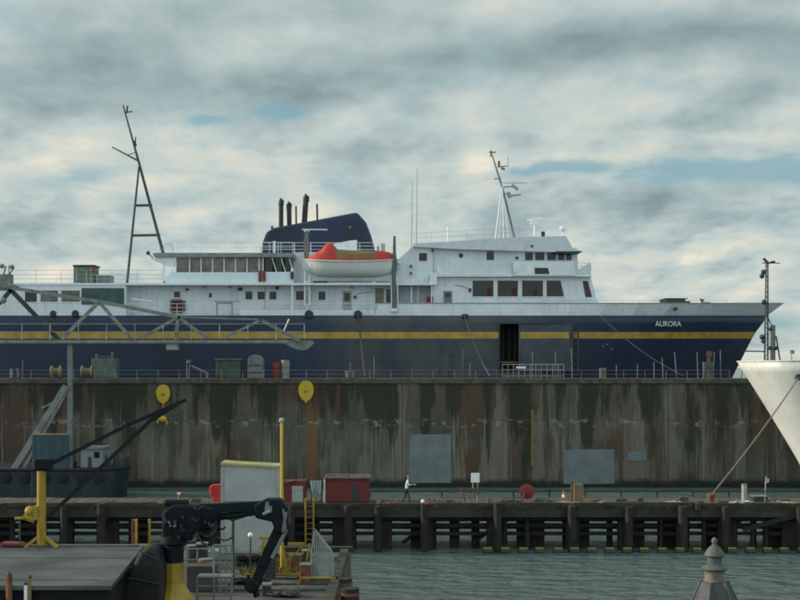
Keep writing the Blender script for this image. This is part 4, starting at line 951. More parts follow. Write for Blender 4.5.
heap(439, 461, 505, PLANK, 'flat tan rope heap right of the red tarpaulin', 14, r=.22); heap(553, 580, 500, ROPE, 'brown rope heap beneath the tan box', 12); heap(588, 612, 500, ROPE, 'low rope coil right of the tan box', 12)
heap(655, 695, 503, ROPE, 'long loose rope strewn on the pier left of the rusty bollard', 16, r=.22); heap(736, 752, 503, mat('pale_rope', (.5, .48, .42), .9, var=.2), 'pale rope pile at the foot of the white pipe', 22, r=.26)
heap(770, 792, 503, ROPE, 'tan rope heap at the right end of the pier', 14, r=.22)
heap(385, 405, 503, BRICK, 'rusty chain heap on the pier left of the person', 10, name='chain_heap', cat='chain')
o = pthing('hose_drum', 526, 'red hose reel on a low frame on the pier', 'hose reel')
b = MB(); b.lathe(P(527, 491.5, YQ), [(.3, -.25), (.44, -.2), (.3, -.15), (.3, .15), (.44, .2), (.3, .25)], 16, axis='y'); b.build('reel', RED, o, smooth=True)
b = MB(); b.ptube((521, 506), (525, 491), YQ - .28, .03); b.ptube((533, 506), (528, 491), YQ - .28, .03); b.ptube((521, 506), (521, 497), YQ - .3, .03); b.build('frame', BRICK, o)
o = pthing('traffic_cone', 563.5, 'orange traffic cone with a white band on the pier', 'cone')
c = Vector((X(563.5, YQ), YQ, ZP)); b = MB(); b.lathe(c + Vector((0, 0, .05)), [(.17, 0), (.10, .32)], 14); b.lathe(c + Vector((0, 0, .56)), [(.07, 0), (.03, .22)], 14); b.build('cone_body', ORCONE, o, smooth=True)
b = MB(); b.lathe(c + Vector((0, 0, .37)), [(.10, 0), (.07, .19)], 14); b.build('white_band', WHITE2, o); b = MB(); b.box(c.x - .22, c.x + .22, c.y - .22, c.y + .22, ZP, ZP + .05); b.build('foot', ORCONE, o)
o = pthing('electric_box', 578, 'tan service box with an orange post on the pier', 'service box')
b = MB(); b.pbox(574.5, 583.5, 484.5, 506, YQ, .4); b.build('box', TAN, o, bevel=.02); b = MB(); b.pbox(571, 573, 481, 506, YQ, .12); b.build('post', BRICK, o)
o = pthing('rusty_bollard', 711, 'rusty mooring bollard holding the white ship rope', 'bollard')
cb = Vector((X(711, YQ), YQ, ZP)); b = MB(); b.lathe(cb, [(.26, 0), (.22, .06), (.20, .35), (.27, .48), (.27, .56), (.1, .62)], 14); b.build('post', BRICK, o, smooth=True)
b = MB(); b.box(cb.x - .4, cb.x + .4, cb.y - .35, cb.y + .35, ZP, ZP + .04); b.build('base', STEELD, o)
o = pthing('vent_pipe', 744, 'short pale pipe standing upright above the rope pile', 'pipe')
b = MB(); b.ptube((744.3, 506), (744.3, 485), YQ, .16, n=14); b.build('pipe', STEELL, o, smooth=True); b = MB(); b.ptube((744.3, 485), (744.3, 484), YQ, .19, n=14); b.build('rim', STEEL, o)
o = pthing('marker_post', 765, 'thin post with a small pink and white flag at the right of the pier', 'flag')
b = MB(); b.ptube((764.5, 506), (766, 476), YQ, .03); b.build('pole', STEELL, o); b = MB(); b.pprism([(765, 484), (765.8, 477.5), (769.5, 479), (769, 482)], YQ, .03); b.build('flag', mat('pink', (.55, .35, .35), .8), o)
o = pthing('marker_post', 178, 'thin post with a red and white tag behind the knuckle crane', 'marker')
b = MB(); b.ptube((178.5, 507), (178.5, 491), YQ, .03); b.build('pole', STEELL, o); b = MB(); b.pbox(177, 180.5, 488, 492, YQ - .05, .08); b.build('tag', RED, o); b = MB(); b.pbox(177, 180.5, 492.2, 494.5, YQ - .05, .08); b.build('tag', WHITE2, o)
o = pthing('cable_coil', 630, 'dark square hatch box between rope heaps on the pier', 'hatch')
b = MB(); b.pbox(754, 768, 497, 507, YQ + .5, .8); b.build('box', STEELD, o, bevel=.03); b = MB(); b.pbox(753.5, 768.5, 496.2, 497, YQ + .45, .9); b.build('lid', STEEL, o)
o['label'] = 'dark low hatch box right of the upright pale pipe'; o.name = 'hatch_box'
b = MB(); b.ball(P(209, 0, YQ), .1); b = MB(); b.pprism([(209, 488), (211, 485), (222, 484), (222, 502), (213, 501), (209.5, 493)], YQ - .5, .5)
tag(b.build('life_raft_bag', mat('bright_red', (.50, .03, .03), .6), bevel=.08), 'bright red bag on the pier left of the white container', 'bag')
heap(500, 516, 503, TIMB, 'dark tangled net heap left of the red hose reel', 16, name='net_heap', r=.2, cat='net', Y=YQ - .3)
heap(536, 548, 503, ROPED, 'dark cable heap right of the red hose reel', 12, name='cable_heap', cat='cable', Y=YQ + .6)
heap(620, 648, 503, TIMB, 'wide dark net heap between the rope coils on the pier', 18, name='net_heap', r=.22, cat='net')
heap(232, 262, 503, ROPED, 'dark cable heap on the pier behind the black crane arm', 14, name='cable_heap', cat='cable')
heap(100, 125, 503, TIMB, 'dark net heap on the pier left of the red and white tag post', 14, name='net_heap', r=.22, cat='net')
heap(192, 216, 560, ROPED, 'dark cable coil on the yard between pedestal and guard rail', 14, name='cable_coil', cat='cable', Y=46.5, ZP=3.0)
heap(238, 262, 570, RUBBER, 'black hose coil on the yard under the black crane forearm', 14, name='hose_coil', cat='hose', Y=44.6, ZP=3.0)
heap(275, 296, 590, ROPED, 'dark cable coil near the front of the yard right of the crane hook', 14, name='cable_coil', cat='cable', Y=42.2, ZP=3.0)
for k, (px, Y, m_, lab) in enumerate(((193, 48.2, STEELD, 'dark steel drum at the back of the yard left of the guard rail'), (206, 44.8, BRICK, 'rusty drum standing near the concrete block'), (268, 45.8, STEELD, 'dark drum beside the left yellow trestle'))):
    c = (X(px, Y), Y, 3.003); b = MB(); b.lathe(c, [(.29, 0), (.29, .28), (.31, .3), (.29, .32), (.29, .58), (.31, .6), (.29, .62), (.29, .86)], 16); o = tag(b.build('drum', m_, smooth=True), lab, 'drum')
    b = MB(); b.lathe((c[0], c[1], 3.866), [(.26, 0), (.26, .025)], 16); b.build('lid', STEEL, o)
# planks lying on the pier
for k, (a, c, lab) in enumerate(((98, 132, 'pale plank stack at the pier edge above the two yellow posts'), (225, 250, 'plank stack on the pier behind the white container'), (600, 640, 'long plank laid at the pier edge right of the rope coil'), (735, 790, 'pale planks stacked at the pier edge below the flag'), (12, 36, 'short plank stack at the pier edge left of the yellow davit mast'))):
    b = MB()
    for i in range(3): b.box(X(a, YP) + i * .1, X(c, YP) - i * .15, YP + .4 + i * .05, YP + .8, ZP + .02 + i * .07, ZP + .08 + i * .07)
    tag(b.build('plank_stack', PLANK), lab, 'planks')
rail('x', pier, [(X(140, YP2), YP2 - .1, ZP), (X(280, YP2), YP2 - .1, ZP)], .5, STEELD, 2, 1, .02).name = 'edge_rail'
rail('x', pier, [(X(370, YP2), YP2 - .1, ZP), (X(800, YP2), YP2 - .1, ZP)], .42, TIMB2, 2.2, 1, .05).name = 'edge_rail'

oc = None; random.seed(21)
for px in (150, 196, 262, 378, 392, 448, 486, 497, 508, 542, 548, 596, 621, 640, 684, 700, 722, 770, 784):
    Y = YP + .5 + random.random() * 2.8
    if oc is None:
        b = MB(); b.box(X(px, Y) - .32, X(px, Y) + .32, Y - .09, Y + .09, ZP + .02, ZP + .15); b.box(X(px, Y) - .22, X(px, Y) + .35, Y - .06, Y + .1, ZP + .153, ZP + .23)
        oc = tag(b.build('timber_offcut', PLANK), 'short squared timber offcut lying on the pier deck', 'timber', 'timber offcuts lying on the pier deck')
    else:
        c = dup(oc, (X(px, Y), Y, ZP + .02)); c.rotation_euler = (0, 0, random.uniform(-.8, .8)); k = random.uniform(.6, 1.3); c.scale = (k, k, random.uniform(.7, 1.6))
# ---------------------------------------------------------------- person
def person():
    Y = YQ - .3; base = Vector((X(406.5, Y), Y, ZP + .01)); s = 1.75
    root = thing('person', base, 'person in a white shirt and dark trousers walking right along the pier with arms forward', 'person')
    J = {'pel': (0, 0, .53), 'wai': (.01, 0, .60), 'che': (.035, 0, .73), 'neck': (.05, 0, .83), 'hb': (.062, 0, .865), 'head': (.072, 0, .925), 'top': (.068, 0, .975)}
    for sg, n_ in ((-1, 'r'), (1, 'l')):
        J['sh' + n_] = (.04, sg * .105, .80)
        J['hip' + n_] = (0, sg * .05, .50)
    J['elr'] = (.075, -.135, .655); J['wrr'] = (.19, -.11, .675); J['har'] = (.23, -.10, .685)
    J['ell'] = (.06, .13, .65); J['wrl'] = (.18, .10, .665); J['hal'] = (.22, .09, .675)
    J['knr'] = (.085, -.05, .285); J['anr'] = (.125, -.05, .045); J['ftr'] = (.20, -.055, .02)
    J['knl'] = (-.02, .05, .28); J['anl'] = (-.15, .05, .075); J['ftl'] = (-.095, .055, .015)
    rad = {'pel': .085, 'wai': .078, 'che': .088, 'neck': .035, 'hb': .045, 'head': .058, 'top': .04, 'sh': .045, 'hip': .06, 'el': .028, 'wr': .019, 'ha': .017, 'kn': .04, 'an': .026, 'ft': .02}
    names = list(J); idx = {k: i for i, k in enumerate(names)}
    E = [('pel', 'wai'), ('wai', 'che'), ('che', 'neck'), ('neck', 'hb'), ('hb', 'head'), ('head', 'top')]
    for n_ in 'rl': E += [('che', 'sh' + n_), ('sh' + n_, 'el' + n_), ('el' + n_, 'wr' + n_), ('wr' + n_, 'ha' + n_), ('pel', 'hip' + n_), ('hip' + n_, 'kn' + n_), ('kn' + n_, 'an' + n_), ('an' + n_, 'ft' + n_)]
    vs = [Vector(J[k]) * s for k in names]
    # fingers
    ed = [(idx[a], idx[c]) for a, c in E]; rr = [rad.get(k, rad.get(k[:-1])) * s * .62 for k in names]
    for k in ('pel', 'wai', 'che'): rr[idx[k]] *= 1.25
    for n_ in 'rl':
        h = Vector(J['ha' + n_]) * s
        for f_ in range(4):
            a = h + Vector((.03, (f_ - 1.5) * .018, -.002)); c = a + Vector((.035 + .006 * (f_ in (1, 2)), 0, -.012)); d = c + Vector((.015, 0, -.022))
            k = len(vs); vs += [a, c, d]; rr += [.009, .008, .007]; ed += [(idx['ha' + n_], k), (k, k + 1), (k + 1, k + 2)]
        k = len(vs); sg = 1 if n_ == 'r' else -1; vs += [h + Vector((.0, sg * .03, .01)), h + Vector((.03, sg * .04, .005))]; rr += [.010, .008]; ed += [(idx['ha' + n_], k), (k, k + 1)]
    me = bpy.data.meshes.new('body'); me.from_pydata(vs, ed, []); o = bpy.data.objects.new('body', me); COL.objects.link(o)
    m = o.modifiers.new('s', 'SKIN'); m.use_smooth_shade = True
    for i, v in enumerate(me.skin_vertices[0].data): v.radius = (rr[i], rr[i]); v.use_root = (i == 0)
    su = o.modifiers.new('u', 'SUBSURF'); su.levels = 1; su.render_levels = 1
    dg = bpy.context.evaluated_depsgraph_get(); me2 = bpy.data.meshes.new_from_object(o.evaluated_get(dg)); bpy.data.objects.remove(o)
    me2.materials.clear()
    for mm in (SKIN, SHIRT, TROUS, RUBBER): me2.materials.append(mm)
    for p in me2.polygons:
        c = p.center / s; p.use_smooth = True
        if c.z < .035 or (c.z < .06 and c.x < -.08): p.material_index = 3
        elif c.z < .545 : p.material_index = 2
        elif c.z < .83 and c.x < .175: p.material_index = 1
        else: p.material_index = 0
    bo_ = bpy.data.objects.new('body', me2); COL.objects.link(bo_); bo_.parent = root
    def sub(name, b, m, par, off=Vector((0, 0, 0))):
        q = b.build(name, m, loc=(0, 0, 0), smooth=True); q.parent = par; q.location = (0, 0, 0); return q
    hc = Vector((.072, 0, .925)) * s
    b = MB(); b.ball(hc + Vector((-.018, 0, .035)), .092, 12, .85); sub('hair', b, HAIR, root)
    b = MB(); b.ball(hc + Vector((.095, 0, -.005)), .016, 8); [b.ball(hc + Vector((.045, k * .085, -.01)), .02, 8) for k in (-1, 1)]; sub('nose_and_ears', b, SKIN, bo_)
    b = MB(); [b.ball(hc + Vector((.085, k * .032, .012)), .011, 8) for k in (-1, 1)]; b.box(hc.x + .078, hc.x + .09, -.02, .02, hc.z - .052, hc.z - .046); sub('eyes_and_mouth', b, DARK, bo_)
    b = MB(); b.box(.34, .52, -.22, .02, 1.155, 1.175); 
    q = b.build('clipboard', SHIRT, loc=(.34, -.1, 1.15)); q.location = base + Vector((.38, -.09, 1.165)); tag(q, 'white sheet or folder held out in front by the walking person', 'folder')
    return root
person()

# ================================================================ WHITE SHIP'S BOW (right)
YWc = 92.0
ws = thing('white_ship', (X(800, YWc) + 8, YWc, 0), 'large white ship bow entering from the right with a mooring line', 'ship')
levels = [(362, 738, 5.5), (372, 744, 5.2), (390, 755.5, 4.6), (410, 768, 4.0), (430, 780, 3.3), (450, 792, 2.7), (465, 800.5, 2.2), (490, 812, 1.7), (530, 822, 1.4)]
b = MB(); K = 22; grid = []
for py, spx, hb in levels:
    zz = Z(py, YWc); xs = X(spx, YWc); row = []
    for k in range(K + 1):
        u = (k / K) ** 2.4; x = xs + (45 - xs + 8) * u; bb = hb * (1 - math.exp(-(x - xs) / (hb * .20))) ; bb = min(bb, hb)
        row.append((x, bb, zz + .015 * (x - xs) * (1 if py < 365 else 0)))
    grid.append(row)
for side in (-1, 1):
    for i in range(len(levels) - 1):
        for k in range(K):
            q = [grid[i][k], grid[i][k + 1], grid[i + 1][k + 1], grid[i + 1][k]]; b.add([(p[0], YWc + side * p[1], p[2]) for p in q], [(0, 1, 2, 3)])
for k in range(K):
    a, c = grid[0][k], grid[0][k + 1]; b.add([(a[0], YWc - a[1], a[2] - .002), (c[0], YWc - c[1], c[2] - .002), (c[0], YWc + c[1], c[2] - .002), (a[0], YWc + a[1], a[2] - .002)], [(0, 1, 2, 3)])
o = b.build('hull', BWHITE, ws, smooth=True)
bmx = bmesh.new(); bmx.from_mesh(o.data); bmesh.ops.remove_doubles(bmx, verts=bmx.verts, dist=.004); bmesh.ops.recalc_face_normals(bmx, faces=bmx.faces); bmx.to_mesh(o.data); bmx.free()
b = MB()
for side in (-1, 1): b.line([Vector((p[0] - .03, YWc + side * p[1], p[2] + .04)) for p in grid[0]], .045, 6)
b.build('rubbing_rail', BWHITE, ws)
hole = None
for p in grid[1]:
    if hole is None or abs(CX + F * p[0] / (YWc - p[1]) - 799) < hole[0]: hole = (abs(CX + F * p[0] / (YWc - p[1]) - 799), Vector((p[0], YWc - p[1], p[2])))
hp = P(799, 377, hole[1].y - .1)
b = MB(); b.lathe(hp, [(.22, -.1), (.22, .3)], 12, axis='y'); b.build('hawse_pipe', STEELD, ws)
b = MB(); b.ptube((791.5, 363), (791.5, 352), YWc, .04); b.pbox(790.5, 794.5, 350, 354, YWc, .15); b.build('jack_light', STEEL, ws)
cable('mooring_rope', (cb + Vector((0, 0, .5)), hp), .05, mat('dull_rope', (.20, .17, .13), .9, var=.3, scale=6), 'thick tan mooring rope from the rusty bollard up to the white ship', .22)

# ================================================================ NEAR QUAY
ZQ = 3.0
b = MB(); b.box(-70, -2.1, 30, 52.6, -3, ZQ); q = b.build('quay', CONC); tag(q, 'worn concrete quay yard at lower left', None, kind='structure')
b = MB(); b.box(-14, 20, -6, 24.5, -3, 2.2); tag(b.build('near_quay', CONC), 'quay below the camera', None, kind='structure')
def zy(py, Y): return Z(py, Y)
# kerb timber along the quay's right and far edges
b = MB(); b.box(-70, -2.0, 52.2, 52.55, ZQ + .003, ZQ + .22); tag(b.build('kerb', TIMB2, bevel=.03), 'low weathered timber kerb along the far quay edge', 'kerb')
b = MB(); b.box(-2.5, -2.15, 30, 51.9, ZQ + .003, ZQ + .20); tag(b.build('kerb', TIMB2, bevel=.03), 'low timber kerb along the right quay edge', 'kerb')
# fender piles at the right corner
for k, (px, Y, top, r_) in enumerate(((343, 44.5, 578, .36), (350, 42, 588, .34), (338, 47.5, 571, .30))):
    b = MB(); b.tube((X(px, Y), Y, -3), (X(px, Y), Y, zy(top, Y)), r_, r_ * .92, n=14); 
    o = b.build('fender_pile', TIMB, smooth=True); tag(o, ('dark round fender pile at the quay corner, middle of three', 'nearest dark round fender pile at the right quay corner', 'farthest dark fender pile beside the grey slatted gangway')[k], 'pile', 'dark fender piles at the quay corner')
    b = MB(); b.lathe((X(px, Y), Y, zy(top, Y) - .25), [(r_ * .98, 0), (r_ * .98, .1)], 14); b.build('band', BRICK, o)

# flat-roofed shed at left
sh = thing('harbour_shed', (-20, 37, ZQ), 'shed with a smooth grey flat roof filling the lower left corner', 'shed')
ZR = 5.0; YR0, YR1 = 33.2, 40.4
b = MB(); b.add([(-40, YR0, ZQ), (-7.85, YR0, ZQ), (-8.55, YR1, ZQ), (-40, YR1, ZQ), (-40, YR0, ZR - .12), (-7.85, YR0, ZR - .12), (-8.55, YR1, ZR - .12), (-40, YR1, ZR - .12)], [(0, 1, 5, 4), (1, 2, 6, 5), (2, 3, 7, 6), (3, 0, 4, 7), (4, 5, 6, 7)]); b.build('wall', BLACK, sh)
b = MB(); b.add([(-40, YR0 - .15, ZR - .117), (-7.75, YR0 - .15, ZR - .117), (-8.42, YR1 + .12, ZR - .117), (-40, YR1 + .12, ZR - .117), (-40, YR0 - .15, ZR), (-7.75, YR0 - .15, ZR), (-8.42, YR1 + .12, ZR), (-40, YR1 + .12, ZR)], [(0, 1, 5, 4), (1, 2, 6, 5), (2, 3, 7, 6), (3, 0, 4, 7), (4, 5, 6, 7), (0, 3, 2, 1)]); b.build('roof', ROOFG, sh)
b = MB(); [b.box(-40, -8.3 - .0, YR0 + t, YR0 + t + .05, ZR + .002, ZR + .02) for t in (.7, 4.6)]; b.box(-40, -8.55, YR1 - .25, YR1 - .05, ZR + .002, ZR + .06); b.build('roof_seam', mat('seam', (.10, .11, .11), .7, var=.3), sh)
# posts rising at the shed's near side
for px, py, m_, lab in ((26, 584, WHITE2, 'short white topped post in front of the shed roof'), (9, 574, BRICK, 'rusty post at the lower left edge'), (29.5, 577, TAN, 'thin tan post behind the white topped one')):
    Y = 33.0; b = MB(); b.ptube((px, 640), (px, py), Y, .055 if m_ != BRICK else .09); o = tag(b.build('post', m_), lab, 'post'); b = MB(); b.ball(P(px, py, Y), .06); b.build('cap', STEELD, o)
# red tarp / timber on roof left
b = MB(); b.pprism([(0, 546.5), (0, 543), (20, 543.5), (24, 546.5)], 40.0, .5); tag(b.build('red_bundle', REDD, bevel=.03), 'low dull red bundle on the shed roof edge at far left', 'bundle')

# yellow davit crane on the shed roof
YY = 39.9; dc = thing('davit_crane', (X(41, YY), YY, ZR), 'yellow davit mast on splayed feet with two long dark booms', 'crane')
b = MB(); b.ptube((41.5, 545), (41.5, 470), YY, .15, .14, n=14); b.build('mast', YEL, dc, smooth=True)
for dx, dy in ((-.5, -.1), (.55, -.1), (.2, .4), (-.25, .4)): b = MB(); b.bar((X(41.5, YY), YY, ZR + .45), (X(41.5, YY) + dx, YY + dy, ZR + .04), .09, .10); b.build('foot', YEL, dc)
b = MB(); b.pbox(32.5, 50, 458.5, 471, YY - .25, .5); b.build('slew_head', BLACK, dc, bevel=.08)
b = MB(); b.bar(P(45, 467, YY), P(130, 424, YY + 1), .10, .12); b.bar(P(128, 425, YY + 1), P(186, 400, YY + 1.6), .10, .12); b.build('boom', BLACK, dc)
b = MB(); b.bar(P(48, 517, YY), P(162, 410, YY + 1.3), .10, .12); b.bar(P(150, 421, YY + 1.2), P(180, 402, YY + 1.5), .12, .14); b.build('strut', BLACK, dc)
b = MB(); b.pbox(26, 34, 512, 516, YY - .1, .25); b.ball(P(30, 511, YY), .17); b.ptube((15, 518.5), (30, 518), YY, .05); b.ptube((28, 518), (38, 508), YY, .1); b.ptube((24, 516), (35, 520), YY, .12); b.pbox(33, 38, 506, 520, YY - .15, .3); b.build('winch', YEL, dc, bevel=.01)
b = MB(); b.ptube((20, 520), (20, 543), YY, .03); b.ptube((32, 472), (32, 520), YY, .012); b.build('cable', STEELD, dc)

# yellow posts at far quay edge
o = thing('bumper_frame', (X(143, 50.5), 50.5, ZQ), 'rusty box between two yellow topped posts by the far quay edge', 'bumper frame')
Y = 43.8
o.location = (X(143, Y), Y, ZQ)
for px in (136.5, 149.5): b = MB(); b.ptube((px, 572), (px, 519), Y, .045); b.build('post', YEL, o)
b = MB(); b.pbox(131, 136, 520, 548, Y, .2); b.build('plate', BRICK, o); b = MB(); b.pbox(131, 157, 545, 549, Y - .05, .3); b.build('base_bar', YEL, o)

# ---- knuckle crane
YK = 38.0; kc = thing('knuckle_crane', (X(174, YK), YK, ZQ), 'black folding crane with bent arm on a yellow flared pedestal', 'crane')
b = MB()
b.lathe((X(174, YK), YK, 0), [(.95, ZQ), (.95, Z(612, YK)), (.72, Z(602, YK)), (.30, Z(583, YK)), (.29, Z(562, YK))], 8); b.build('pedestal', YEL, kc, bevel=.02)
b = MB(); b.lathe((X(174, YK), YK, 0), [(.30, Z(561.8, YK)), (.30, Z(545, YK)), (.42, Z(543, YK)), (.42, Z(536, YK)), (.30, Z(534, YK))], 18); b.build('slew_column', BLACK, kc, smooth=True)
b = MB(); b.pprism([(161, 540), (162, 512), (172, 505), (196, 505), (214, 508), (222, 516), (212, 524), (196, 531), (192, 541)], YK - .3, .6); b.pbox(163, 188, 500, 507, YK - .1, .3); b.build('crane_head', BLACK, kc, bevel=.08)
random.seed(5)
for k in range(22):
    px, py = random.uniform(160, 218), random.uniform(506, 541); a = random.uniform(-.5, 1.2); ln = random.uniform(6, 16)
    b = MB(); q = [P(px + ln * t * math.cos(a), py + ln * t * math.sin(a) + 4 * math.sin(t * 3), YK - .36 + .03 * math.sin(k)) for t in (0, .25, .5, .75, 1)]; b.line(q, random.uniform(.018, .04), 6); b.build('hydraulic_hose', BLACK if k % 3 else STEELD, kc)
for k in range(9):
    px, py = random.uniform(160, 205), random.uniform(508, 536); w_ = random.uniform(1, 3); b = MB(); b.pbox(px, px + w_, py, py + random.uniform(1.5, 4), YK - .42, .14); b.build('valve_block', STEELD, kc)
for k in range(4):
    px, py = random.uniform(166, 178), random.uniform(516, 530); b = MB(); b.ball(P(px, py, YK - .42), .035, 8); b.build('fitting', STEEL, kc)
b = MB(); b.bar(P(190, 509.5, YK), P(284, 505, YK), .30, .32); b.build('main_boom', BLACK, kc, bevel=.03)
b = MB(); b.ptube((200, 520), (262, 512), YK - .05, .10, .08, n=12); b.build('ram', BLACK, kc)
b = MB(); b.pprism([(255, 518), (254, 505), (266, 499), (280, 499), (287, 507), (288, 520), (284, 534), (275, 533), (272, 522), (262, 520)], YK - .26, .5); b.build('knuckle', BLACK, kc, bevel=.05)
b = MB(); b.pprism([(264.5, 512), (265.5, 502), (269, 501.5), (269, 506), (272, 506), (272, 513)], YK - .285, .03); b.ptube((263, 514.5), (271, 511), YK - .32, .05); b.build('pale_plate', STEEL, kc)
b = MB(); b.bar(P(281, 525, YK), P(262, 567, YK), .24, .34); b.bar(P(265, 560, YK), P(253.5, 588, YK), .20, .30); b.build('forearm', BLACK, kc, bevel=.03)
b = MB(); b.ptube((286, 512), (283, 532), YK - .3, .05); b.ptube((283, 509), (286, 530), YK - .32, .03); b.ptube((286.5, 530), (272, 558), YK - .2, .06); b.build('ram', STEEL, kc)
b = MB(); b.lathe(P(252, 585, YK - .1), [(.17, -.2), (.23, -.12), (.23, .2), (.17, .28)], 14, axis='y'); b.ptube((248.5, 575), (247, 587), YK - .1, .05); b.ptube((255, 589), (257, 597), YK, .10); b.build('hook_block', BLACK, kc)

# big black rubber fender beside pedestal
b = MB(); b.pprism([(112, 622), (126, 580), (140, 551), (148, 547), (157, 551), (161, 568), (161, 622)], 36.9, 1.3)
o = tag(b.build('covered_box', mat('black_tarp', (.010, .013, .015), .6, var=.4, scale=3, bump=.8), bevel=.10), 'black slanted tarpaulin covered box between the shed and the yellow pedestal', 'covered box')
for k, (p_, q_) in enumerate((((128, 578), (160, 584)), ((141, 552), (159, 560)))): b = MB(); b.ptube(p_, q_, 36.87, .02); b.build('lashing', STEELD, o)

# ---- white container on the quay
yw = 50.0; wc = thing('white_container', (X(250, yw), yw, ZQ), 'pale grey white container with yellowish light painted on its top edge on the quay', 'container')
b = MB(); b.box(X(221.5, yw), X(279, yw), yw, yw + 1.3, ZQ + .3, Z(465.5, yw)); b.build('box', mat('dull_white', (.34, .37, .38), .6, var=.15, scale=1.0, streak=.2, rust=.15, stretch=3), wc)
b = MB(); b.pprism([(220.5, 465.3), (220.5, 462.5), (234, 463.6), (279.5, 466.0), (279.5, 468.2)], yw - .06, 1.42); b.build('top_edge', mat('lit_edge_tint', (.32, .30, .12), .7), wc)  # warm light along the top put into the edge's colour
b = MB(); [b.box(X(px, yw) - .06, X(px, yw) + .06, yw - .04, yw, ZQ + .3, Z(468, yw)) for px in (222.2, 278.2)]; b.box(X(222.2, yw) + .06, X(278.2, yw) - .06, yw - .04, yw, ZQ + .3, ZQ + .42); b.build('frame', STEELL, wc)
b = MB(); b.box(X(225, yw), X(275, yw), yw + .1, yw + 1.2, ZQ + .003, ZQ + .297); b.build('skid', TIMB, wc)
b = MB(); b.pbox(222.5, 277.5, 501, 502.2, yw - .03, .029); b.build('seam', STEEL, wc)
# tall yellow post
o = thing('yellow_pole', (X(281.5, 48), 48, ZQ), 'tall slim yellow pole rising beside the pale container', 'pole')
b = MB(); b.ptube((281.8, 570), (281.8, 422), 48, .065, .06, n=12); b.build('pole', YELM, o, smooth=True)
b = MB(); b.ball(P(281.8, 420.5, 48), .11); b.build('cap', STEELL, o); b = MB(); b.box(X(281.8, 48) - .25, X(281.8, 48) + .25, 47.75, 48.25, ZQ + .003, ZQ + .05); b.build('base_plate', STEELD, o)
# canopy
yc = 44; o = thing('canopy', (X(233, yc), yc, ZQ), 'small dark green peaked canopy on a thin pole behind the crane arm', 'canopy')
b = MB(); c = P(233, 512.5, yc); n = 6; rim = [Vector((c.x + .95 * math.cos(k * math.pi / 3 + .5), yc + .95 * math.sin(k * math.pi / 3 + .5), Z(513 , yc))) for k in range(n)]
b.add([(X(208, yc), yc - .6, Z(511.5, yc)), (X(252, yc), yc - .6, Z(513.5, yc)), (X(252, yc), yc + .9, Z(513, yc)), (X(208, yc), yc + .9, Z(511, yc)), (X(233, yc), yc, Z(521.5, yc)), (X(233, yc), yc, Z(508.5, yc))], [(0, 4, 1), (1, 4, 2), (2, 4, 3), (3, 4, 0), (1, 0, 5), (2, 1, 5), (3, 2, 5), (0, 3, 5)]); b.build('cover', GREEN, o)
b = MB(); b.ptube((233, 521), (233, 600), yc, .05); b.build('pole', STEELD, o)
# railings / bench frames on the yard
def frame_thing(name, px0, px1, py0, py1, Y, m, label, cat, n=2, posts=3):
    o = thing(name, (X((px0 + px1) / 2, Y), Y, ZQ), label, cat)
    zb_ = ZQ + .003; z1 = Z(py0, Y)
    for k in range(posts): b = MB(); px = px0 + (px1 - px0) * k / (posts - 1); b.tube((X(px, Y), Y, zb_), (X(px, Y), Y, z1), .035); b.build('post', m, o)
    b = MB()
    for k in range(n): zz = z1 - (z1 - ZQ) * k / (n + .6); b.tube((X(px0, Y), Y, zz), (X(px1, Y), Y, zz), .03)
    b.build('rail', m, o)
    if n == 3: b = MB(); b.box(X(px0, Y), X(px1, Y), Y + .05, Y + .55, z1 - .03, z1 + .02); b.build('top', STEEL, o)
    return o
frame_thing('work_bench', 197, 231, 577, 610, 39.8, STEEL, 'grey pipe work bench below the canopy', 'bench', 3, 3)
frame_thing('guard_rail', 214, 232, 545, 600, 42.5, STEEL, 'pale pipe guard rail beneath the canopy', 'railing', 2, 4)
frame_thing('guard_rail', 183, 212, 549, 590, 46, STEEL, 'grey pipe guard rail right of the yellow pedestal', 'railing', 2, 3)
# concrete blocks / low walls behind pedestal
for a, c, d_, e_, Y, m_, lab in ((184, 236, 551, 556.5, 50, PALEW, 'long pale block at the back of the yard left of the container'), (186, 214, 566, 578, 43, CONC, 'wide grey concrete block right of the yellow pedestal')):
    b = MB(); b.box(X(a, Y), X(c, Y), Y, Y + .9, ZQ + .003, Z(d_, Y) if Z(d_, Y) > ZQ + .2 else ZQ + .5); tag(b.build('concrete_block', m_, bevel=.04), lab, 'block')
# yellow trestles
def ytrestle(px0, px1, py0, Y, label, lean):
    o = thing('yellow_trestle', (X((px0 + px1) / 2, Y), Y, ZQ), label, 'trestle'); z1 = Z(py0, Y)
    for k, (a, dl) in enumerate(((px0, -.15), (px0, .25), (px1, -.15), (px1, .25))):
        b = MB(); b.bar((X(a, Y) + lean * (.2 if k < 2 else -.2), Y + dl * .3, z1), (X(a, Y), Y + dl, ZQ + .005), .05, .07); b.build('leg', YEL, o)
    b = MB(); b.bar((X(px0, Y), Y, z1), (X(px1, Y), Y, z1), .08, .1); b.bar((X(px0, Y), Y, z1 - .35), (X(px1, Y), Y, z1 - .35), .05, .06); b.bar((X(px0, Y), Y + .02, z1 - .6), (X(px1, Y), Y + .02, z1 - .05), .04, .05); b.build('bar', YEL, o)
ytrestle(259, 276, 538, 47, 'yellow trestle left of the forearm of the black crane', 1); ytrestle(288, 304, 544, 46, 'yellow trestle beside the grey slatted gangway', -1)
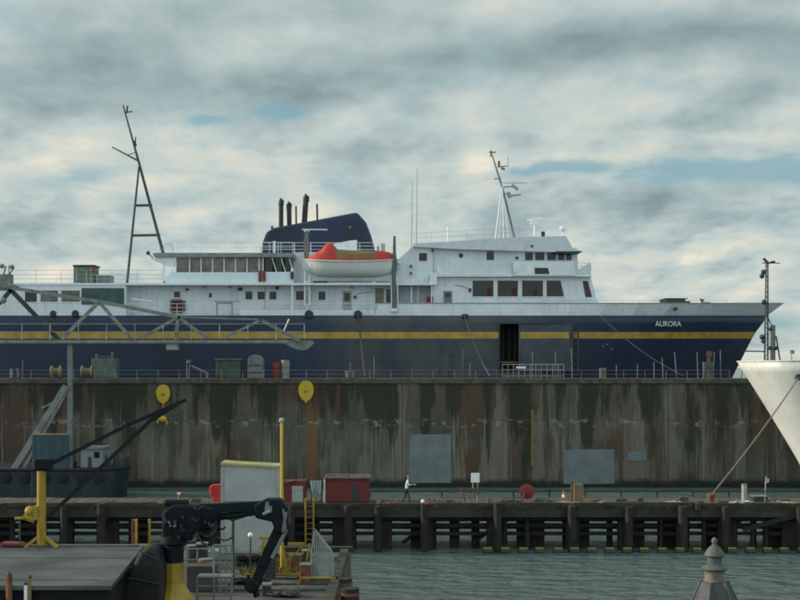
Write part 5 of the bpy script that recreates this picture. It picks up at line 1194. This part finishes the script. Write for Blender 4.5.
# dark pallets/tyres row under container
for k, (px, Y) in enumerate(((240, 48.6), (246, 48.7), (252, 48.6), (262, 48.8), (269, 48.7))):
    b = MB(); b.lathe((X(px, Y), Y, ZQ + .003), [(.16, 0), (.27, .03), (.27, .2), (.16, .24)], 14)
    b.lathe((X(px, Y), Y, ZQ + .25), [(.15, 0), (.26, .03), (.26, .18), (.15, .22)], 14)
    tag(b.build('tyre_stack', RUBBER, smooth=True), 'pair of black tyres stacked on the quay in front of the pale container', 'tyres', 'black tyre stacks in front of the pale container')
b = MB(); b.ball((X(250.5, 46.5), 46.5, Z(535, 46.5)), .10); o = b.build('buoy', WHITE2, smooth=True); tag(o, 'small white ball buoy on a stick in front of the tyre stacks', 'buoy')
b = MB(); b.tube((X(250.5, 46.5), 46.5, ZQ), (X(250.5, 46.5), 46.5, Z(536.5, 46.5)), .03); b.build('stick', STEELD, o)
# weeds
tag_f = MB(); random.seed(9)
for k in range(900):
    Y = random.uniform(46.5, 51.5); px = random.uniform(240, 312); x = X(px, Y)
    if x > -2.6: continue
    h = random.uniform(.05, .22) * (1.4 if random.random() < .2 else 1); a = random.uniform(0, math.pi); dx, dy = .04 * math.cos(a), .04 * math.sin(a); lx, ly = random.uniform(-.08, .08), random.uniform(-.08, .08)
    tag_f.add([(x - dx, Y - dy, ZQ), (x + dx, Y + dy, ZQ), (x + lx, Y + ly, ZQ + h)], [(0, 1, 2)])
tag(tag_f.build('weeds', FOLI, recalc=False), 'yellow weeds growing on the quay', 'weeds', kind='stuff')
# grey slatted gangway leaning on the quay edge
o = thing('gangway', (X(321, 45), 45, ZQ), 'pale grey slatted gangway panel with a steep pointed end on the quay edge', 'gangway')
Y = 45.2
b = MB(); GP = [(312, 576), (311.5, 552), (314.5, 529), (331.5, 551), (333, 560), (333, 576)]
for p, q_ in zip(GP, GP[1:] + GP[:1]): b.bar(P(p[0], p[1], Y), P(q_[0], q_[1], Y), .06, .07)
b.build('frame', STEELL, o)
for k in range(9):
    px = 314 + k * 2.1; top = 530 + max(0, (px - 314.5)) * 1.28 + (0 if px >= 314.5 else 0); b = MB(); b.pbox(px, px + 1.3, top + 1, 575, Y - .02, .04); b.build('slat', STEELL, o)
b = MB(); b.pprism([(307, 576), (303, 573), (312, 556), (318, 552), (318, 576)], Y + .4, .06); b.build('side_plate', PALEW, o)
b = MB(); b.box(X(298, 44), X(338, 44), 43.7, 43.8, Z(577.5, 44), Z(576, 44)); b.box(X(298, 44), X(300, 44), 43.7, 43.8, ZQ, Z(576, 44)); b.box(X(336, 44), X(338, 44), 43.7, 43.8, ZQ, Z(576, 44)); b.build('hand_rail', YEL, o)
# painted lines / rails across yard
b = MB()
for Y, w_ in ((45.6, .08), (44.4, .10), (43.2, .08)): b.box(-6.2, -2.6, Y, Y + w_, ZQ + .004, ZQ + .05)
tag(b.build('crane_track', STEELD), 'set of low steel rails let into the quay near its right edge', 'rails')
b = MB(); b.box(-5.9, -2.7, 46.4, 46.5, ZQ + .004, ZQ + .06); tag(b.build('kerb', YEL), 'yellow painted low kerb across the quay yard', 'kerb')
# crates to clutter
for a, c, top, Y, m_, lab in ((290, 300, 556, 47.5, BRICK, 'small rusty crate near the yellow trestle'), (302, 309, 552, 48.5, STEELD, 'dark crate behind the grey gangway'), (300, 310, 566, 44.8, BRICK, 'rusty crate in front of the slatted gangway'), (196, 206, 545, 48, STEELD, 'dark crate at the back of the yard behind the guard rail'), (262, 270, 590, 42.2, TIMB2, 'weathered timber crate near the crane hook')):
    b = MB(); zt_ = max(ZQ + .35, Z(top, Y)); b.box(X(a, Y), X(c, Y), Y, Y + .5, ZQ + .003, zt_); o = tag(b.build('crate', m_, bevel=.02), lab, 'crate')
    b = MB(); b.box(X(a, Y) - .03, X(c, Y) + .03, Y - .03, Y + .53, zt_ + .002, zt_ + .05); b.build('lid', STEEL, o)

# ================================================================ NEAR FINIAL
yt = 20.0; xt = X(714.5, yt); s1 = F / yt
tu = thing('turret', (xt, yt, 2.2), 'slate spire topped by a verdigris ball finial rising at the bottom right', 'turret')
zt_ = lambda py: Z(py, yt)
b = MB(); b.lathe((xt, yt, 0), [(.02, zt_(537.5)), (.045, zt_(539.5)), (.05, zt_(541)), (.035, zt_(544)), (.05, zt_(545.5)), (.10, zt_(548)), (.145, zt_(552.5)), (.165, zt_(555)), (.155, zt_(556)), (.115, zt_(557.5)), (.115, zt_(563.5)), (.15, zt_(565)), (.205, zt_(567.5)), (.205, zt_(568.8)), (.165, zt_(570.5)), (.165, zt_(571.5))], 20)
b.build('finial', VERD, tu, smooth=True)
b = MB(); b.lathe((xt, yt, 0), [(.163, zt_(571.8)), (.163, zt_(579.5)), (.175, zt_(580)), (.175, zt_(581))], 20); b.build('collar', mat('bronze', (.14, .135, .10), .6, var=.4, scale=9, streak=.5), tu, smooth=True)
b = MB(); n = 6
prof = [(.22, zt_(581.3)), (.36, zt_(600)), (1.5, zt_(720))]
b.lathe((xt, yt, 0), prof, n); so_ = b.build('spire_roof', SLATE, tu)
b = MB()
for k in range(n):
    t = 2 * math.pi * k / n; b.line([Vector((xt + r_ * math.cos(t), yt + r_ * math.sin(t), z_ + .01)) for r_, z_ in prof], .018, 6)
b.build('hip_roll', VERD, so_)
b = MB(); b.lathe((xt, yt, 0), [(1.3, 2.21), (1.3, zt_(720) - .003)], n); b.build('drum_wall', PALEW, tu)

# ---------------------------------------------------------------- render settings
scene.render.engine = 'CYCLES'
scene.view_settings.view_transform = 'Standard'; scene.view_settings.look = 'None'; scene.view_settings.exposure = 0; scene.view_settings.gamma = 1
scene.cycles.max_bounces = 4
scene.cycles.filter_width = 1.9
for o in bpy.data.objects:
    if '_w' in o: del o['_w']
